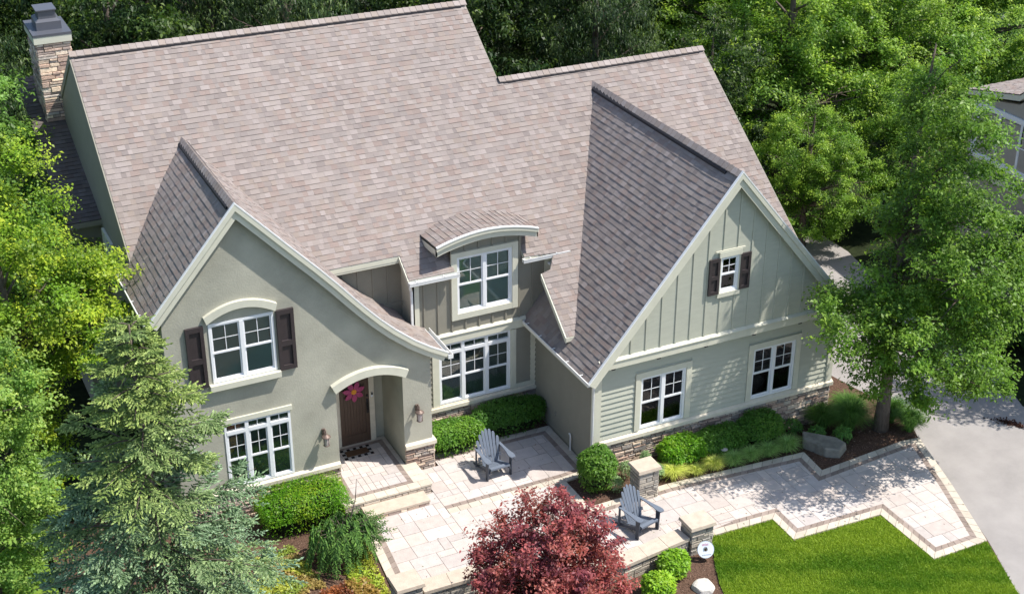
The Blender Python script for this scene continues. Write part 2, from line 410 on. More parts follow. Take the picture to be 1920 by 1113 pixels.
# ridge caps
cp = MB(); vt = MB()
for x0, x1, yy in ((-10.12,.92,9.817),(.9,7.54,y2)):
    zz = mz(yy); ridge_cap(cp, (x0,yy,zz), (x1,yy,zz), .17, (0,-1,-.727), (0,1,-.727), step=.19, lift=.085)
    vt.extr([(x0+.12,yy-.14,zz-.10),(x0+.12,yy-.14,zz-.045),(x0+.12,yy,zz+.07),(x0+.12,yy+.14,zz-.045),(x0+.12,yy+.14,zz-.10)], (x1-x0-.3,0,0))
# --- garage gable roof
gx, gz, gs = 3.652, 7.287, 1.18
Gn = math.hypot(1, gs); zr_ = gz-.09
G = MB()
def gmapL(u,v,h):   # u=y, v = distance up slope from eave x=-.41
    x = -.41+v/Gn; z = zr_-gs*(gx-x); lift = max(0, (.55-u))*.045*max(0, v/6.2)
    return Vector((x-h*gs/Gn, u, z+h/Gn+lift))
def gmapR(u,v,h):
    x = 7.75-v/Gn; z = zr_-gs*(x-gx); lift = max(0, (.55-u))*.045*max(0, v/6.2)
    return Vector((x+h*gs/Gn, u, z+h/Gn+lift))
vt_ = (gx+.41)*Gn; vr = (7.75-gx)*Gn; vj = (.5+.41)*Gn; yb = 7.3
shingles(G, [(-.37,0),(3.36,0),(3.36,vj),(7.3,vt_),(-.37,vt_)], gmapL, hh=(.017,.011), tone=.97)
shingles(G, [(-.37,0),(3.0,0),(7.3,vr),(-.37,vr)], gmapR)
groof = hb(G, 'gable_roof', 'shingle', label='steep gable roof over the garage wing', attr=True)
dk = MB()
for sgn, xe in ((1,-.41),(-1,7.75)):
    pts = [(xe,-.33),(xe,3.3),(gx,yb),(gx,-.33)]
    dk.extr([(x, y, zr_-gs*abs(gx-x)-.02) for x, y in pts], (0,0,-.10))
hb(dk, 'soffit', 'cream', groof)
zc = zr_+.02
ridge_cap(cp, (gx,-.42,zr_+.045), (gx,7.2,zr_+.0), .17, (-1,0,-gs), (1,0,-gs), step=.2, lift=.075)
vt.extr([(gx-.14,.15,zr_-.13),(gx-.14,.15,zr_-.06),(gx,.15,zr_+.06),(gx+.14,.15,zr_-.06),(gx+.14,.15,zr_-.13)], (0,6.8,0))
# --- entry gable roof with the flared right side, profile in (x,z) at the front
PR = [(-10.43,5.32),(-8.24,7.86),(-7.53,7.09),(-6.99,6.50),(-6.45,5.92),(-5.97,5.38),(-5.61,4.95),(-5.29,4.58),(-4.94,4.20),(-4.59,3.86),(-4.1,3.45),(-3.69,3.17),(-3.22,2.90)]
FY = 1.80
def eshift(x, z, y):   # gentle sag of the ridge towards the back
    k = max(0, min(1, (z-3.2)/4.6)); t = max(0, y-FY)
    return (x+.042*t*k*k, z-.075*t*k*k)
ez = .075
def emapper(seq):
    acc = [0]
    for a, b in zip(seq[:-1], seq[1:]): acc.append(acc[-1]+math.hypot(b[0]-a[0], b[1]-a[1]))
    def f(u, v, h):
        i = max(0, min(len(seq)-2, next((k for k in range(len(acc)-1) if v <= acc[k+1]), len(seq)-2)))
        t = (v-acc[i])/(acc[i+1]-acc[i]); a, b = seq[i], seq[i+1]
        x, z = a[0]+(b[0]-a[0])*t, a[1]+(b[1]-a[1])*t; dx, dz = b[0]-a[0], b[1]-a[1]; l = math.hypot(dx,dz)
        n = (-dz/l, dx/l) if dx*1 >= 0 else (dz/l, -dx/l)
        x, z = eshift(x, z-ez, u); return Vector((x+n[0]*h, u, z+n[1]*h))
    return f, acc
E_ = MB()
fL, aL = emapper([PR[0], PR[1]]); shingles(E_, [(FY+.02,0),(4.6,0),(7.7,aL[-1]),(FY+.02,aL[-1])], fL, hh=(.017,.011), tone=.97)
seqR = PR[1:][::-1]; fR, aR = emapper(seqR)
iw = aR[[round(p[0],2) for p in seqR].index(-3.69)]; ic = aR[[round(p[0],2) for p in seqR].index(-5.61)]
shingles(E_, [(FY+.02,0),(3.34,0),(3.34,iw),(4.12,iw),(4.12,ic),(7.7,aR[-1]),(FY+.02,aR[-1])], fR)
eroof = hb(E_, 'gable_roof', 'shingle', label='gable roof over the entry with one side flaring out in a curve', attr=True)
a0 = eshift(-8.24,7.86-ez,FY-.04); b0 = eshift(-8.24,7.86-ez,7.4)
ridge_cap(cp, (a0[0],FY-.05,a0[1]+.02), (b0[0],7.45,b0[1]), .17, (-1,0,-1.15), (1,0,-1.1), step=.2, lift=.075)
for k in range(6):
    ya, yc = FY+.25+k*.9, FY+.25+(k+1)*.9; A = eshift(-8.24,7.86-ez,ya); B = eshift(-8.24,7.86-ez,yc)
    sec = lambda q, y: [(q[0]-.14,y,q[1]-.13),(q[0]-.14,y,q[1]-.055),(q[0],y,q[1]+.06),(q[0]+.14,y,q[1]-.055),(q[0]+.14,y,q[1]-.13)]
    s0, s1 = sec(A, ya), sec(B, yc)
    for i in range(4): vt.face([s0[i], s0[i+1], s1[i+1], s1[i]])
    if k == 0: vt.face(s0)
hb(cp, 'ridge_cap', 'shingle', roof, attr=True); hb(vt, 'ridge_vent', 'dark', roof)
dk = MB()
for i in range(len(PR)-1):
    a, b = PR[i], PR[i+1]; K = 8 if i == 0 else 1
    for kk in range(K):
        p = (a[0]+(b[0]-a[0])*kk/K, a[1]+(b[1]-a[1])*kk/K); q_ = (a[0]+(b[0]-a[0])*(kk+1)/K, a[1]+(b[1]-a[1])*(kk+1)/K)
        ybk = 4.55+(q_[1]-5.32)/2.54*2.7 if i == 0 else (3.3 if a[0] > -3.8 else (4.1 if i > 5 else 4.1+(b[1]-4.9)/3*2.6)); q = []
        for (px, pz) in (p, q_):
            for yy in (FY+.03, ybk): X, Zz = eshift(px, pz-ez-.045, yy); q.append((X, yy, Zz))
        dk.extr([q[0], q[1], q[3], q[2]], (0,0,-.08))
hb(dk, 'soffit', 'stucco', eroof)

# --- fascia / rake boards
def offset_line(pts, d):
    out = []
    for i, p in enumerate(pts):
        ns = []
        for j in (i-1, i):
            if 0 <= j < len(pts)-1:
                dx, dz = pts[j+1][0]-pts[j][0], pts[j+1][1]-pts[j][1]; l = math.hypot(dx,dz); ns.append((dz/l, -dx/l))
        nx = sum(n[0] for n in ns)/len(ns); nz = sum(n[1] for n in ns)/len(ns); l2 = nx*nx+nz*nz; out.append((p[0]+nx/l2*d, p[1]+nz/l2*d))
    return out
def board(mb, pts, w0, w1, y0, y1):
    a = offset_line(pts, w0); b = offset_line(pts, w1)
    for i in range(len(pts)-1): mb.extr([(a[i][0],y0,a[i][1]),(a[i+1][0],y0,a[i+1][1]),(b[i+1][0],y0,b[i+1][1]),(b[i][0],y0,b[i][1])], (0,y1-y0,0))
fb = MB()
board(fb, PR, .03, .25, FY-.0, FY+.035)                   # main rake board
board(fb, PR, -.0, .105, FY-.05, FY-.002)                  # crown strip
G_R = [(-.44,2.42),(gx,7.287+.04),(7.8,2.42)]
board(fb, G_R, .05, .27, -.39, -.355); board(fb, G_R, .02, .12, -.43, -.392)
hb(fb, 'rake_board', 'cream')
dr = MB(); board(dr, PR, -.03, 0, FY-.055, FY+.0); board(dr, G_R, -.01, .02, -.435, -.37)
hb(dr, 'drip_edge', 'metal')
rb = MB()   # side rakes of the main roof
for x in (-10.13, 7.5):
    ys = (4.3, 9.817, 15.7) if x < 0 else (1.6, y2, 12.5); zz = mz if x < 0 else mz
    top = mz(ys[1])
    for (ya, yb_) in ((ys[0], ys[1]), (ys[1], ys[2])):
        za = top-.727*abs(ya-ys[1]); zb = top-.727*abs(yb_-ys[1])
        rb.extr([(x,ya,za-.005),(x,yb_,zb-.005),(x,yb_,zb-.2),(x,ya,za-.2)], (.045,0,0))
x = .86; rb.extr([(x,7.6,mz(7.6)-.005),(x,9.817,9.165),(x,9.817,8.97),(x,7.6,mz(7.6)-.2)], (.05,0,0))
hb(rb, 'rake_board', 'taupe')
fa = MB()
fa.box(-5.6,-3.63,3.79,3.82,mz(3.78)-.2,mz(3.78)-.022)     # recessed eave fascia
fa.extr([(-3.68,3.18,mz(3.18)-.01),(-3.68,3.80,mz(3.8)-.01),(-3.68,3.80,mz(3.8)-.17),(-3.68,3.18,mz(3.18)-.17)], (.035,0,0))
fa.extr([(-.245,1.19,mz(1.19)-.005),(-.19,2.72,mz(2.72)-.005),(-.19,2.72,mz(2.72)-.16),(-.245,1.19,mz(1.19)-.16)], (.035,0,0))
fa.box(-.24,.05,1.165,1.19,mz(1.19)-.12,mz(1.19)+.0)
hb(fa, 'fascia', 'cream')

# --- gutters
def gutter(a, b, name='gutter', w=.11, h=.10):
    a, b = Vector(a), Vector(b); d = (b-a).normalized(); s = Vector((d.y,-d.x,0))    # s points outward (to the right of travel)
    g = MB(); t = .012
    for p in ([(0,0),(w,0),(w,t),(0,t)],[(0,t),(t,t),(t,h),(0,h)],[(w-t,t),(w,t),(w+.012,h),(w-t,h)]):
        g.extr([a+s*q[0]+Vector((0,0,q[1])) for q in p], b-a)
    for e, dd in ((a, d), (b, -d)): g.extr([e+s*q[0]+Vector((0,0,q[1])) for q in ((0,0),(w,0),(w+.01,h),(0,h))], dd*.012)
    L = (b-a).length
    for k in range(int(L/.75)+1):
        c = a+d*(.2+k*.75)
        if (c-a).length < L-.1: g.extr([c+s*q[0]+Vector((0,0,q[1])) for q in ((0,h),(w+.02,h),(w+.02,h+.012),(0,h+.012))], d*.025)
    return hb(g, name, 'metal')
gutter((-.43,3.22,2.40), (-.43,-.42,2.40)) if False else gutter((-.34,3.24,2.36), (-.34,-.42,2.36))
gutter((-3.68,3.19,4.21), (-2.30,3.19,4.21)); gutter((-.50,3.19,4.21), (.86,3.19,4.21))
gutter((-10.5,5.2,5.12), (-10.5,FY,5.12)) if False else gutter((-10.36,5.0,5.14), (-10.36,FY,5.14))
g = MB(); a, b = Vector((-3.22,1.78,2.76)), Vector((-3.22,3.28,2.76))
gutter((-3.20,1.78,2.74), (-3.20,3.28,2.74)) if False else None
g.box(-3.235,-3.10,1.74,3.28,2.74,2.752); g.box(-3.115,-3.10,1.74,3.28,2.752,2.85); g.box(-3.235,-3.222,1.74,3.28,2.752,2.85); g.box(-3.222,-3.115,1.74,1.752,2.752,2.85)
hb(g, 'gutter', 'metal')
def downspout(pts, r=.042):
    g = MB(); g.tube(pts, r, 4)
    return hb(g, 'downspout', 'metal')
downspout([(-3.60,3.24,4.22),(-3.60,3.26,4.08),(-3.56,3.29,3.98),(-3.56,3.29,3.02),(-3.50,3.22,2.92)])
downspout([(-.30,.02,2.36),(-.28,.0,2.26),(-.055,-.02,2.10),(-.055,-.02,-.30),(-.075,-.12,-.40)])
downspout([(.46,3.24,4.22),(.44,3.3,4.1),(.42,3.30,3.75)])

# --- entry wall (stucco)
def uprof(x, dz=.12):
    for a, b in zip(PR[:-1], PR[1:]):
        if a[0] <= x <= b[0]: return a[1]+(b[1]-a[1])*(x-a[0])/(b[0]-a[0])-ez-dz
W = [(-10.1,-.55),(-3.62,-.55),(-3.62,uprof(-3.62,.06))]+[(p[0],uprof(p[0],.06)) for p in PR[::-1] if -10.1 < p[0] < -3.65]+[(-10.1,uprof(-10.1,.06))]
AX0, AX1 = -6.12, -4.38
def arch(x, x0, x1, z0, rise):
    t = (x-(x0+x1)/2)/((x1-x0)/2); return z0+rise*max(0, 1-t*t)
holes = [(-9.06,-7.52,3.40,4.94),(-8.93,-7.30,.42,2.23)]
n = 14
for i in range(n):
    a, b = AX0+(AX1-AX0)*i/n, AX0+(AX1-AX0)*(i+1)/n; holes.append((a, b, -.6, arch((a+b)/2, AX0, AX1, 2.42, .27)))
ew = MB(); wall_y(ew, W, holes, 2.0, .16)
ewo = hb(ew, 'stucco_wall', 'stucco', label='grey-green stucco gable wall of the entry')
sw = MB(); wall_x(sw, [(2.16,-.55),(9.817,-.55),(15.6,-.55),(15.6,4.75),(9.817,8.98),(4.4,5.02),(2.16,5.02)], -10.1, .15); hb(sw, 'side_wall', 'taupe')
sw2 = MB(); wall_x(sw2, [(2.16,-.55),(3.35,-.55),(3.35,2.95),(2.16,2.95)], -3.77, .15); hb(sw2, 'side_wall', 'stucco')
# recess: side walls, back wall, ceiling
rc = MB(); rc.box(AX1,AX1+.1,2.16,3.6,-.3,3.0); rc.box(AX0-.1,AX0,2.16,3.6,-.3,3.0); rc.box(AX0,AX1,2.16,3.6,2.72,2.8)
rc.box(-4.66,AX1,3.5,3.6,-.3,2.72); rc.box(AX0,-5.66,3.5,3.6,-.3,2.72); rc.box(-5.66,-4.66,3.5,3.6,2.0,2.72); hb(rc, 'porch_recess', 'stucco')
# arch trims
def arch_trim(x0, x1, z0, rise, w, y0, y1, flat, name='arch_trim'):
    m = MB(); n = 16
    for i in range(n):
        xa, xb = x0+(x1-x0)*i/n, x0+(x1-x0)*(i+1)/n; f = lambda x: arch(x,x0,x1,z0,rise)
        ka, kb = (xa-(x0+x1)/2)*.10, (xb-(x0+x1)/2)*.10
        m.extr([(xa,y0,f(xa)),(xb,y0,f(xb)),(xb+kb*flat,y0,f(xb)+w),(xa+ka*flat,y0,f(xa)+w)], (0,y1-y0,0))
    return hb(m, name, 'cream')
arch_trim(-6.16, -4.34, 2.42, .27, .20, 1.86, 2.01, 1.0)
arch_trim(-9.10, -7.48, 4.98, .26, .18, 1.90, 2.01, .7)
# stone base + water table
def band(mb, x0,x1,y0,y1,z0,z1): mb.box(x0,x1,y0,y1,z0,z1)
wt = MB(); wt.box(-10.2,AX0+.0,1.90,1.999,.27,.37); wt.box(AX1-.0,-3.54,1.90,1.999,.27,.37); wt.box(-3.619,-3.54,1.999,3.24,.27,.37)
wt.extr([(-10.2,1.93,.37),(-10.2,1.999,.37),(-10.2,1.999,.405)], (4.08,0,0)); wt.extr([(AX1,1.93,.37),(AX1,1.999,.37),(AX1,1.999,.405)], (.8,0,0))
wt.box(-3.54,-.001,3.25,3.349,.27,.37); wt.box(-3.54,-.001,3.30,3.349,.37,.40)
wt.box(-.08,7.40,-.10,-.001,.26,.36); wt.extr([(-.08,-.10,.36),(-.08,-.001,.36),(-.08,-.001,.42)], (7.48,0,0)); wt.box(7.31,7.40,-.001,2,.26,.36)
hb(wt, 'water_table', 'sill')
st = MB()
fy = lambda y: (lambda u,v,h: Vector((u, y-h, v)))
ledge(st, fy(1.975), -10.15, AX0, -.62, .27); ledge(st, fy(1.975), AX1, -3.58, -.5, .27)
ledge(st, lambda u,v,h: Vector((-3.60+h, u, v)), 1.97, 3.3, -.5, .27)
ledge(st, lambda u,v,h: Vector((AX1+.0-h*.4, u, v)), 1.93, 2.0, -.5, .27)
ledge(st, fy(3.325), -3.55, -.01, -.5, .27); ledge(st, fy(-.03), -.01, 7.34, -.95, .26)
ledge(st, lambda u,v,h: Vector((7.33+h, u, v)), -.03, 2, -.95, .26)
sto = hb(st, 'stone_base', 'stone', attr=True)
mo = MB(); mo.box(-10.14,AX0,1.97,1.999,-.62,.27); mo.box(AX1,-3.6,1.97,1.999,-.5,.27); mo.box(-3.619,-3.595,1.999,3.3,-.5,.27); mo.box(-3.59,-.002,3.32,3.349,-.5,.27); mo.box(-.005,7.33,-.035,-.001,-.95,.26); mo.box(7.302,7.335,-.001,2,-.95,.26)
hb(mo, 'mortar', 'mortar', sto)

# entry windows
w1 = window(house, -9.06,-7.52,3.40,4.94, 2.0, blind='blind', trim=None, label='upper arched-head window between dark shutters on the stucco gable')
s_ = MB(); s_.box(-9.16,-7.46,1.86,1.999,3.24,3.385); hb(s_, 'sill', 'cream', w1)
for x0 in (-9.60, -7.46):
    m = MB(); x1 = x0+.42; z0, z1 = 3.36, 4.95; y = 1.93
    m.box(x0,x0+.085,y,1.998,z0,z1); m.box(x1-.085,x1,y,1.998,z0,z1)
    for a, b in ((z0,z0+.12),(4.00,4.14),(z1-.12,z1)): m.box(x0+.085,x1-.085,y+.002,1.998,a,b)
    m.box(x0+.085,x1-.085,y+.045,1.998,z0+.12,z1-.12); o = hb(m, 'shutter', 'brown')
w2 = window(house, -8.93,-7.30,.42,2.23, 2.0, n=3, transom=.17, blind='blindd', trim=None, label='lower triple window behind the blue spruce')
s_ = MB(); s_.box(-8.98,-7.25,1.95,1.999,2.235,2.36); hb(s_, 'head_trim', 'cream', w2)

# door
dm = MB(); dm.box(-5.58,-4.78,3.44,3.49,-.20,1.93)
door = hb(dm, 'door', 'wood', label='stained plank front door with rounded panel')
m = MB()
for i in range(7): m.box(-5.46+i*.081,-5.46+i*.081+.074,3.425,3.441,.12,1.55)
m.box(-5.58,-5.47,3.42,3.441,-.2,1.93); m.box(-4.89,-4.78,3.42,3.441,-.2,1.93); m.box(-5.47,-4.89,3.421,3.441,-.2,.1); m.box(-5.47,-4.89,3.421,3.441,1.62,1.93)
hb(m, 'plank', 'wood', door)
m = MB(); m.tube([(-4.835,3.41,1.02),(-4.835,3.36,.98),(-4.835,3.36,.78),(-4.835,3.41,.74)], .013, 6); m.box(-4.865,-4.805,3.405,3.42,.68,1.1); m.tube([(-4.835,3.42,1.2),(-4.835,3.39,1.2)], .03, 10)
hb(m, 'handle', 'black', door)
m = MB(); m.box(-5.66,-5.58,3.43,3.50,-.2,2.0); m.box(-4.78,-4.64,3.40,3.499,-.2,2.0); m.box(-5.58,-4.78,3.43,3.50,1.93,2.0); hb(m, 'door_frame', 'sill', door)
m = MB(); m.box(-5.62,-4.70,3.33,3.44,-.26,-.20); hb(m, 'threshold', 'chair', door)
m = MB(); m.box(-4.735,-4.685,3.375,3.40,1.15,1.27); dbo = hb(m, 'doorbell', 'white'); m = MB(); m.box(-4.733,-4.687,3.37,3.3745,1.215,1.27); hb(m, 'camera_lens', 'black', dbo)
# lanterns
def lantern(x, z, lab):
    m = MB(); y = 1.86
    m.lathe((x,1.975,z), [(.0,.10),(.045,.12),(.05,.2),(.045,.28),(.0,.30)], 10); m.tube([(x,1.97,z+.24),(x,1.90,z+.33),(x,1.82,z+.31),(x,1.80,z+.25)], .014, 8)
    m.lathe((x,1.80,z), [(.0,.26),(.02,.25),(.03,.22),(.105,.17),(.115,.15),(.10,.145)], 18)
    m.lathe((x,1.80,z), [(.085,.145),(.09,.13),(.08,.125)], 16); m.lathe((x,1.80,z), [(.075,-.07),(.085,-.085),(.06,-.11),(.01,-.135),(.0,-.135)], 16)
    for k in range(4):
        a = k*math.pi/2+.5; m.tube([(x+.087*math.cos(a),1.80+.087*math.sin(a),z+.14),(x+.082*math.cos(a),1.80+.082*math.sin(a),z-.08)], .007, 5)
    o = hb(m, 'wall_lantern', 'bronze', label=lab); g = MB(); g.lathe((x,1.80,z), [(.078,.14),(.08,.05),(.07,-.075)], 16); hb(g, 'lamp_glass', 'lampglass', o)
lantern(-6.50, 1.18, 'bronze wall lantern left of the front door'); lantern(-4.03, 1.22, 'bronze wall lantern right of the front door')

# --- middle section, y = 3.35
YM = 3.35
holesM = [(-2.84,-.77,.42,2.22)]
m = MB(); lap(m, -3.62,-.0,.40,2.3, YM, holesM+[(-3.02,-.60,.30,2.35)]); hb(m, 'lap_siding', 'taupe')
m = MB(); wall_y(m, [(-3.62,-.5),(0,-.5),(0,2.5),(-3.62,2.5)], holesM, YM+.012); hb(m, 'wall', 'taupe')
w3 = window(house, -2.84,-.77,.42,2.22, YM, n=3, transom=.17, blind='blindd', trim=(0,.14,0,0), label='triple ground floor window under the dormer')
m = MB(); m.box(-3.03,-2.841,YM-.045,YM+.01,.40,2.24); m.box(-.628,-.60,YM-.04,YM+.01,.40,2.24); m.box(-.17,-.002,YM-.04,YM+.01,.40,2.24); m.box(-.6,-.17,YM-.035,YM+.01,.40,.52); hb(m, 'window_trim', 'cream', w3)
m = MB(); m.box(-3.60,-.02,YM-.075,YM+.01,2.25,2.47); m.extr([(-3.6,YM-.10,2.47),(-3.6,YM+.01,2.47),(-3.6,YM+.01,2.53),(-3.6,YM-.10,2.49)], (3.59,0,0)); hb(m, 'band_board', 'cream')
holesD = [(-2.29,-.72,3.04,4.65)]
Wd = [(-3.48,2.3),(.40,2.3),(.40,4.33),(-.44,4.33),(-.44,5.08),(-2.42,5.08),(-2.42,4.33),(-3.48,4.33)]
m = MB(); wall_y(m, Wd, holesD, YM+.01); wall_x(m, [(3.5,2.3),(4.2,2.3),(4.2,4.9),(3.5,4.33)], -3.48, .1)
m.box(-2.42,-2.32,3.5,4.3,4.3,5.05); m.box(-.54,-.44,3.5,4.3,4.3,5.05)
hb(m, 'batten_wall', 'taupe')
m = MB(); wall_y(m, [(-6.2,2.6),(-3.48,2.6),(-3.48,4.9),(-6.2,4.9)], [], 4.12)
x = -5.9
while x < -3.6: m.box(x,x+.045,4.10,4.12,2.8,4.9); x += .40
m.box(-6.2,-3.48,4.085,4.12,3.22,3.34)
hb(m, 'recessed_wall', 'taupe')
m = MB(); x = -3.22
while x < .35:
    z1 = 4.3 if (x < -2.46 or x > -.5) else 5.2
    for a, b in ((2.53, z1),):
        if -2.48 < x < -.56: m.box(x,x+.045,YM-.018,YM+.01,2.53,2.88); m.box(x,x+.045,YM-.018,YM+.01,4.78,5.05)
        else: m.box(x,x+.045,YM-.018,YM+.01,a,b)
    x += .385
hb(m, 'batten', 'taupe')
m = MB(); m.box(-3.50,-3.34,YM-.03,YM+.01,2.53,4.33); m.box(.24,.40,YM-.03,YM+.01,2.53,4.33); m.box(-3.50,-3.47,YM-.03,YM+.8,2.53,4.33); hb(m, 'corner_board', 'cream')
window(house, -2.29,-.72,3.04,4.65, YM, blind='blind', trim=(.16,.16,.13,.17), label='dormer window under the arched eyebrow roof')
# soffits of the dormer eave
m = MB(); m.box(-3.66,-2.42,3.2,3.36,4.20,4.235); m.box(-.44,.78,3.2,3.36,4.20,4.235); hb(m, 'soffit', 'cream')
# --- eyebrow roof
EX = [(-2.93+i*2.84/16) for i in range(17)]
ez_ = lambda x: 5.13+.25*math.sin(max(0,min(1,(x+2.93)/2.84))*math.pi)**.9
prof = [(x, ez_(x)) for x in EX]
fE, aE = emapper([(x,z+ez) for x,z in prof])
def eymap(u, v, h):
    i = max(0, min(15, next((k for k in range(16) if v <= aE[k+1]), 15))); t = (v-aE[i])/(aE[i+1]-aE[i])
    return Vector((EX[i]+(EX[i+1]-EX[i])*t, u, prof[i][1]+(prof[i+1][1]-prof[i][1])*t+h+.02-.085*(u-3.12)))
m = MB(); shingles(m, [(3.12,0),(4.7,0),(4.7,aE[-1]),(3.12,aE[-1])], eymap, expo=.16)
ey = hb(m, 'eyebrow_roof', 'shingle', label='low arched shingle roof above the dormer window', attr=True)
m = MB()
for i in range(16):
    a, b = prof[i], prof[i+1]; m.extr([(a[0],3.14,a[1]),(b[0],3.14,b[1]),(b[0],4.4,b[1]-.11),(a[0],4.4,a[1]-.11)], (0,0,-.05))
    m.extr([(a[0],3.10,a[1]-.01),(b[0],3.10,b[1]-.01),(b[0],3.10,b[1]-.25),(a[0],3.10,a[1]-.25)], (0,.05,0))
    m.extr([(a[0],3.05,a[1]+.0),(b[0],3.05,b[1]+.0),(b[0],3.05,b[1]-.09),(a[0],3.05,a[1]-.09)], (0,.05,0))
    m.extr([(a[0],3.19,a[1]-.24),(b[0],3.19,b[1]-.24),(b[0],3.36,b[1]-.24),(a[0],3.36,a[1]-.24)], (0,0,.02))
for x in (-2.93, -.12): m.extr([(x,3.10,5.13),(x,4.2,5.04),(x,4.2,4.84),(x,3.10,4.89)], (.03,0,0))
hb(m, 'fascia', 'cream', ey)
m = MB()
for i in range(16):
    a, b = prof[i], prof[i+1]; m.extr([(a[0],3.035,a[1]+.005),(b[0],3.035,b[1]+.005),(b[0],3.12,b[1]+.005),(a[0],3.12,a[1]+.005)], (0,0,.025))
hb(m, 'drip_edge', 'metal', ey)

# --- garage wing
holesG = [(1.29,2.64,.44,1.98),(4.70,6.05,.44,1.98)]
m = MB(); lap(m, .12,7.16,.42,2.5, 0, [(1.13,2.80,.3,2.14),(4.54,6.21,.3,2.14)], .15); hb(m, 'lap_siding', 'sage', label='pale sage lap siding below the big gable')
m = MB(); wall_y(m, [(0,-.95),(7.3,-.95),(7.3,2.62),(0,2.62)], holesG, .011); hb(m, 'wall', 'sage')
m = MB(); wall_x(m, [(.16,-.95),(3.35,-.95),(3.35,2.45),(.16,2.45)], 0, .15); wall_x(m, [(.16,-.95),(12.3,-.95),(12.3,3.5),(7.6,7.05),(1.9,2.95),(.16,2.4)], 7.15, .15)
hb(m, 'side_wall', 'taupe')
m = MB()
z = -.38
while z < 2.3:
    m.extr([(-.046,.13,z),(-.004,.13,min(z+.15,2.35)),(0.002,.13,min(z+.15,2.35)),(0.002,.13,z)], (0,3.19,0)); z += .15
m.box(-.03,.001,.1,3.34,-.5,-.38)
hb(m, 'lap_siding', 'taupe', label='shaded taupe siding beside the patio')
m = MB(); m.box(-.0,.14,-.055,.01,.42,2.56); m.box(-.05,-.001,-.055,.12,-.4,2.42); m.box(7.16,7.3,-.055,.01,.42,2.56); m.box(7.301,7.35,-.055,.12,.42,2.4); hb(m, 'corner_board', 'cream')
tr = (.155,.155,.155,.0)
for i, (x0, x1) in enumerate(((1.29,2.64),(4.70,6.05))):
    window(house, x0,x1,.44,1.98, 0, blind=None, trim=tr, label=('garage wing window nearer the patio','garage wing window nearer the driveway')[i])
# gable face, y = -.2
YG = -.20
und = lambda x: zr_-gs*abs(gx-x)-.10
Wg = [(-.02,2.62),(7.32,2.62),(gx+(gx+.02),und(-.02)),(gx,und(gx)),(-.02,und(-.02))]
m = MB(); wall_y(m, Wg, [(3.32,3.88,4.03,5.02)], YG, .1); hb(m, 'batten_wall', 'sage', label='pale sage board and batten gable')
m = MB(); x = .40
while x < 7.2:
    t = und(x+.02)-.02
    segs = [(2.88, t)]
    if 3.16 < x < 4.0: segs = [(2.88, 3.90),(5.22, t)]
    for a, b in segs:
        if b > a: m.box(x,x+.05,YG-.02,YG+.01,a,b)
    x += .425
hb(m, 'batten', 'sage')
window(house, 3.32,3.88,4.03,5.02, YG, n=1, trim=(.05,.05,.15,.12), label='small gable window between dark shutters')
m = MB(); m.box(3.16,4.02,YG-.05,YG-.02,5.17,5.215); hb(m, 'drip_cap', 'cream')
for x0 in (2.985, 3.895):
    m = MB(); x1 = x0+.31; z0, z1 = 4.03, 5.02; y = YG-.07
    m.box(x0,x0+.07,y,YG-.021,z0,z1); m.box(x1-.07,x1,y,YG-.021,z0,z1)
    for a, b in ((z0,z0+.09),(4.45,4.55),(z1-.09,z1)): m.box(x0+.07,x1-.07,y+.002,YG-.021,a,b)
    m.box(x0+.07,x1-.07,y+.035,YG-.021,z0+.09,z1-.09); hb(m, 'shutter', 'brown')
m = MB(); m.box(-.05,7.36,YG-.06,YG+.01,2.60,2.80); m.extr([(-.05,YG-.085,2.80),(-.05,YG+.01,2.80),(-.05,YG+.01,2.88),(-.05,YG-.085,2.825)], (7.41,0,0)); m.box(-.05,7.36,YG+.01,.02,2.585,2.62); hb(m, 'band_board', 'cream')
m = MB()
for x in (.3, 1.6, 3.0, 4.45, 5.9): m.box(x,x+.10,YG-.062,YG+.0,2.565,2.60)
hb(m, 'soffit_light', 'black')
# back walls to close the house
m = MB(); m.box(-9.95,.8,15.4,15.55,-.6,4.8); m.box(.8,7.2,12.2,12.35,-.9,4.2); m.box(.75,.88,7.7,15.5,-.6,7.4); hb(m, 'rear_wall', 'taupe')
m = MB(); m.box(-9.94,7.14,2.2,12.2,-.62,-.56); m.box(-9.94,-.0,4.3,12.2,2.55,2.65); hb(m, 'floor', 'core')
# --- chimney
m = MB(); cx0,cx1,cy0,cy1 = -10.56,-9.70,12.2,13.6; m.box(cx0,cx1,cy0,cy1,5.2,8.86); ch = hb(m, 'chimney', 'mortar', label='stone chimney with dark metal cap at the left end')
st = MB(); ledge(st, lambda u,v,h: Vector((u,cy0-h,v)), cx0-.02,cx1+.02, 5.9,8.83, tone=1.35, big=1.25); ledge(st, lambda u,v,h: Vector((cx0-h,u,v)), cy0-.02,cy1, 5.9,8.83, tone=1.1); ledge(st, lambda u,v,h: Vector((cx1+h,u,v)), cy0-.02,cy1, 5.9,8.83, tone=1.1)
hb(st, 'stone_facing', 'stone', ch, attr=True)
m = MB(); m.box(-10.63,-9.63,12.13,13.68,8.84,9.03); hb(m, 'crown_board', 'cream', ch)
m = MB(); m.box(-10.64,-9.62,12.12,13.69,9.032,9.10); hb(m, 'chimney_cap', 'flue', ch)
m = MB(); m.box(-10.46,-9.80,12.5,13.3,9.10,9.32); m.hexa([(-10.46,12.5,9.32),(-9.80,12.5,9.32),(-9.80,13.3,9.32),(-10.46,13.3,9.32),(-10.38,12.6,9.38),(-9.88,12.6,9.38),(-9.88,13.2,9.38),(-10.38,13.2,9.38)]); m.box(-10.36,-9.90,12.62,13.18,9.38,9.58); m.box(-10.41,-9.87,12.57,13.24,9.60,9.63); hb(m, 'flue', 'flue', ch)
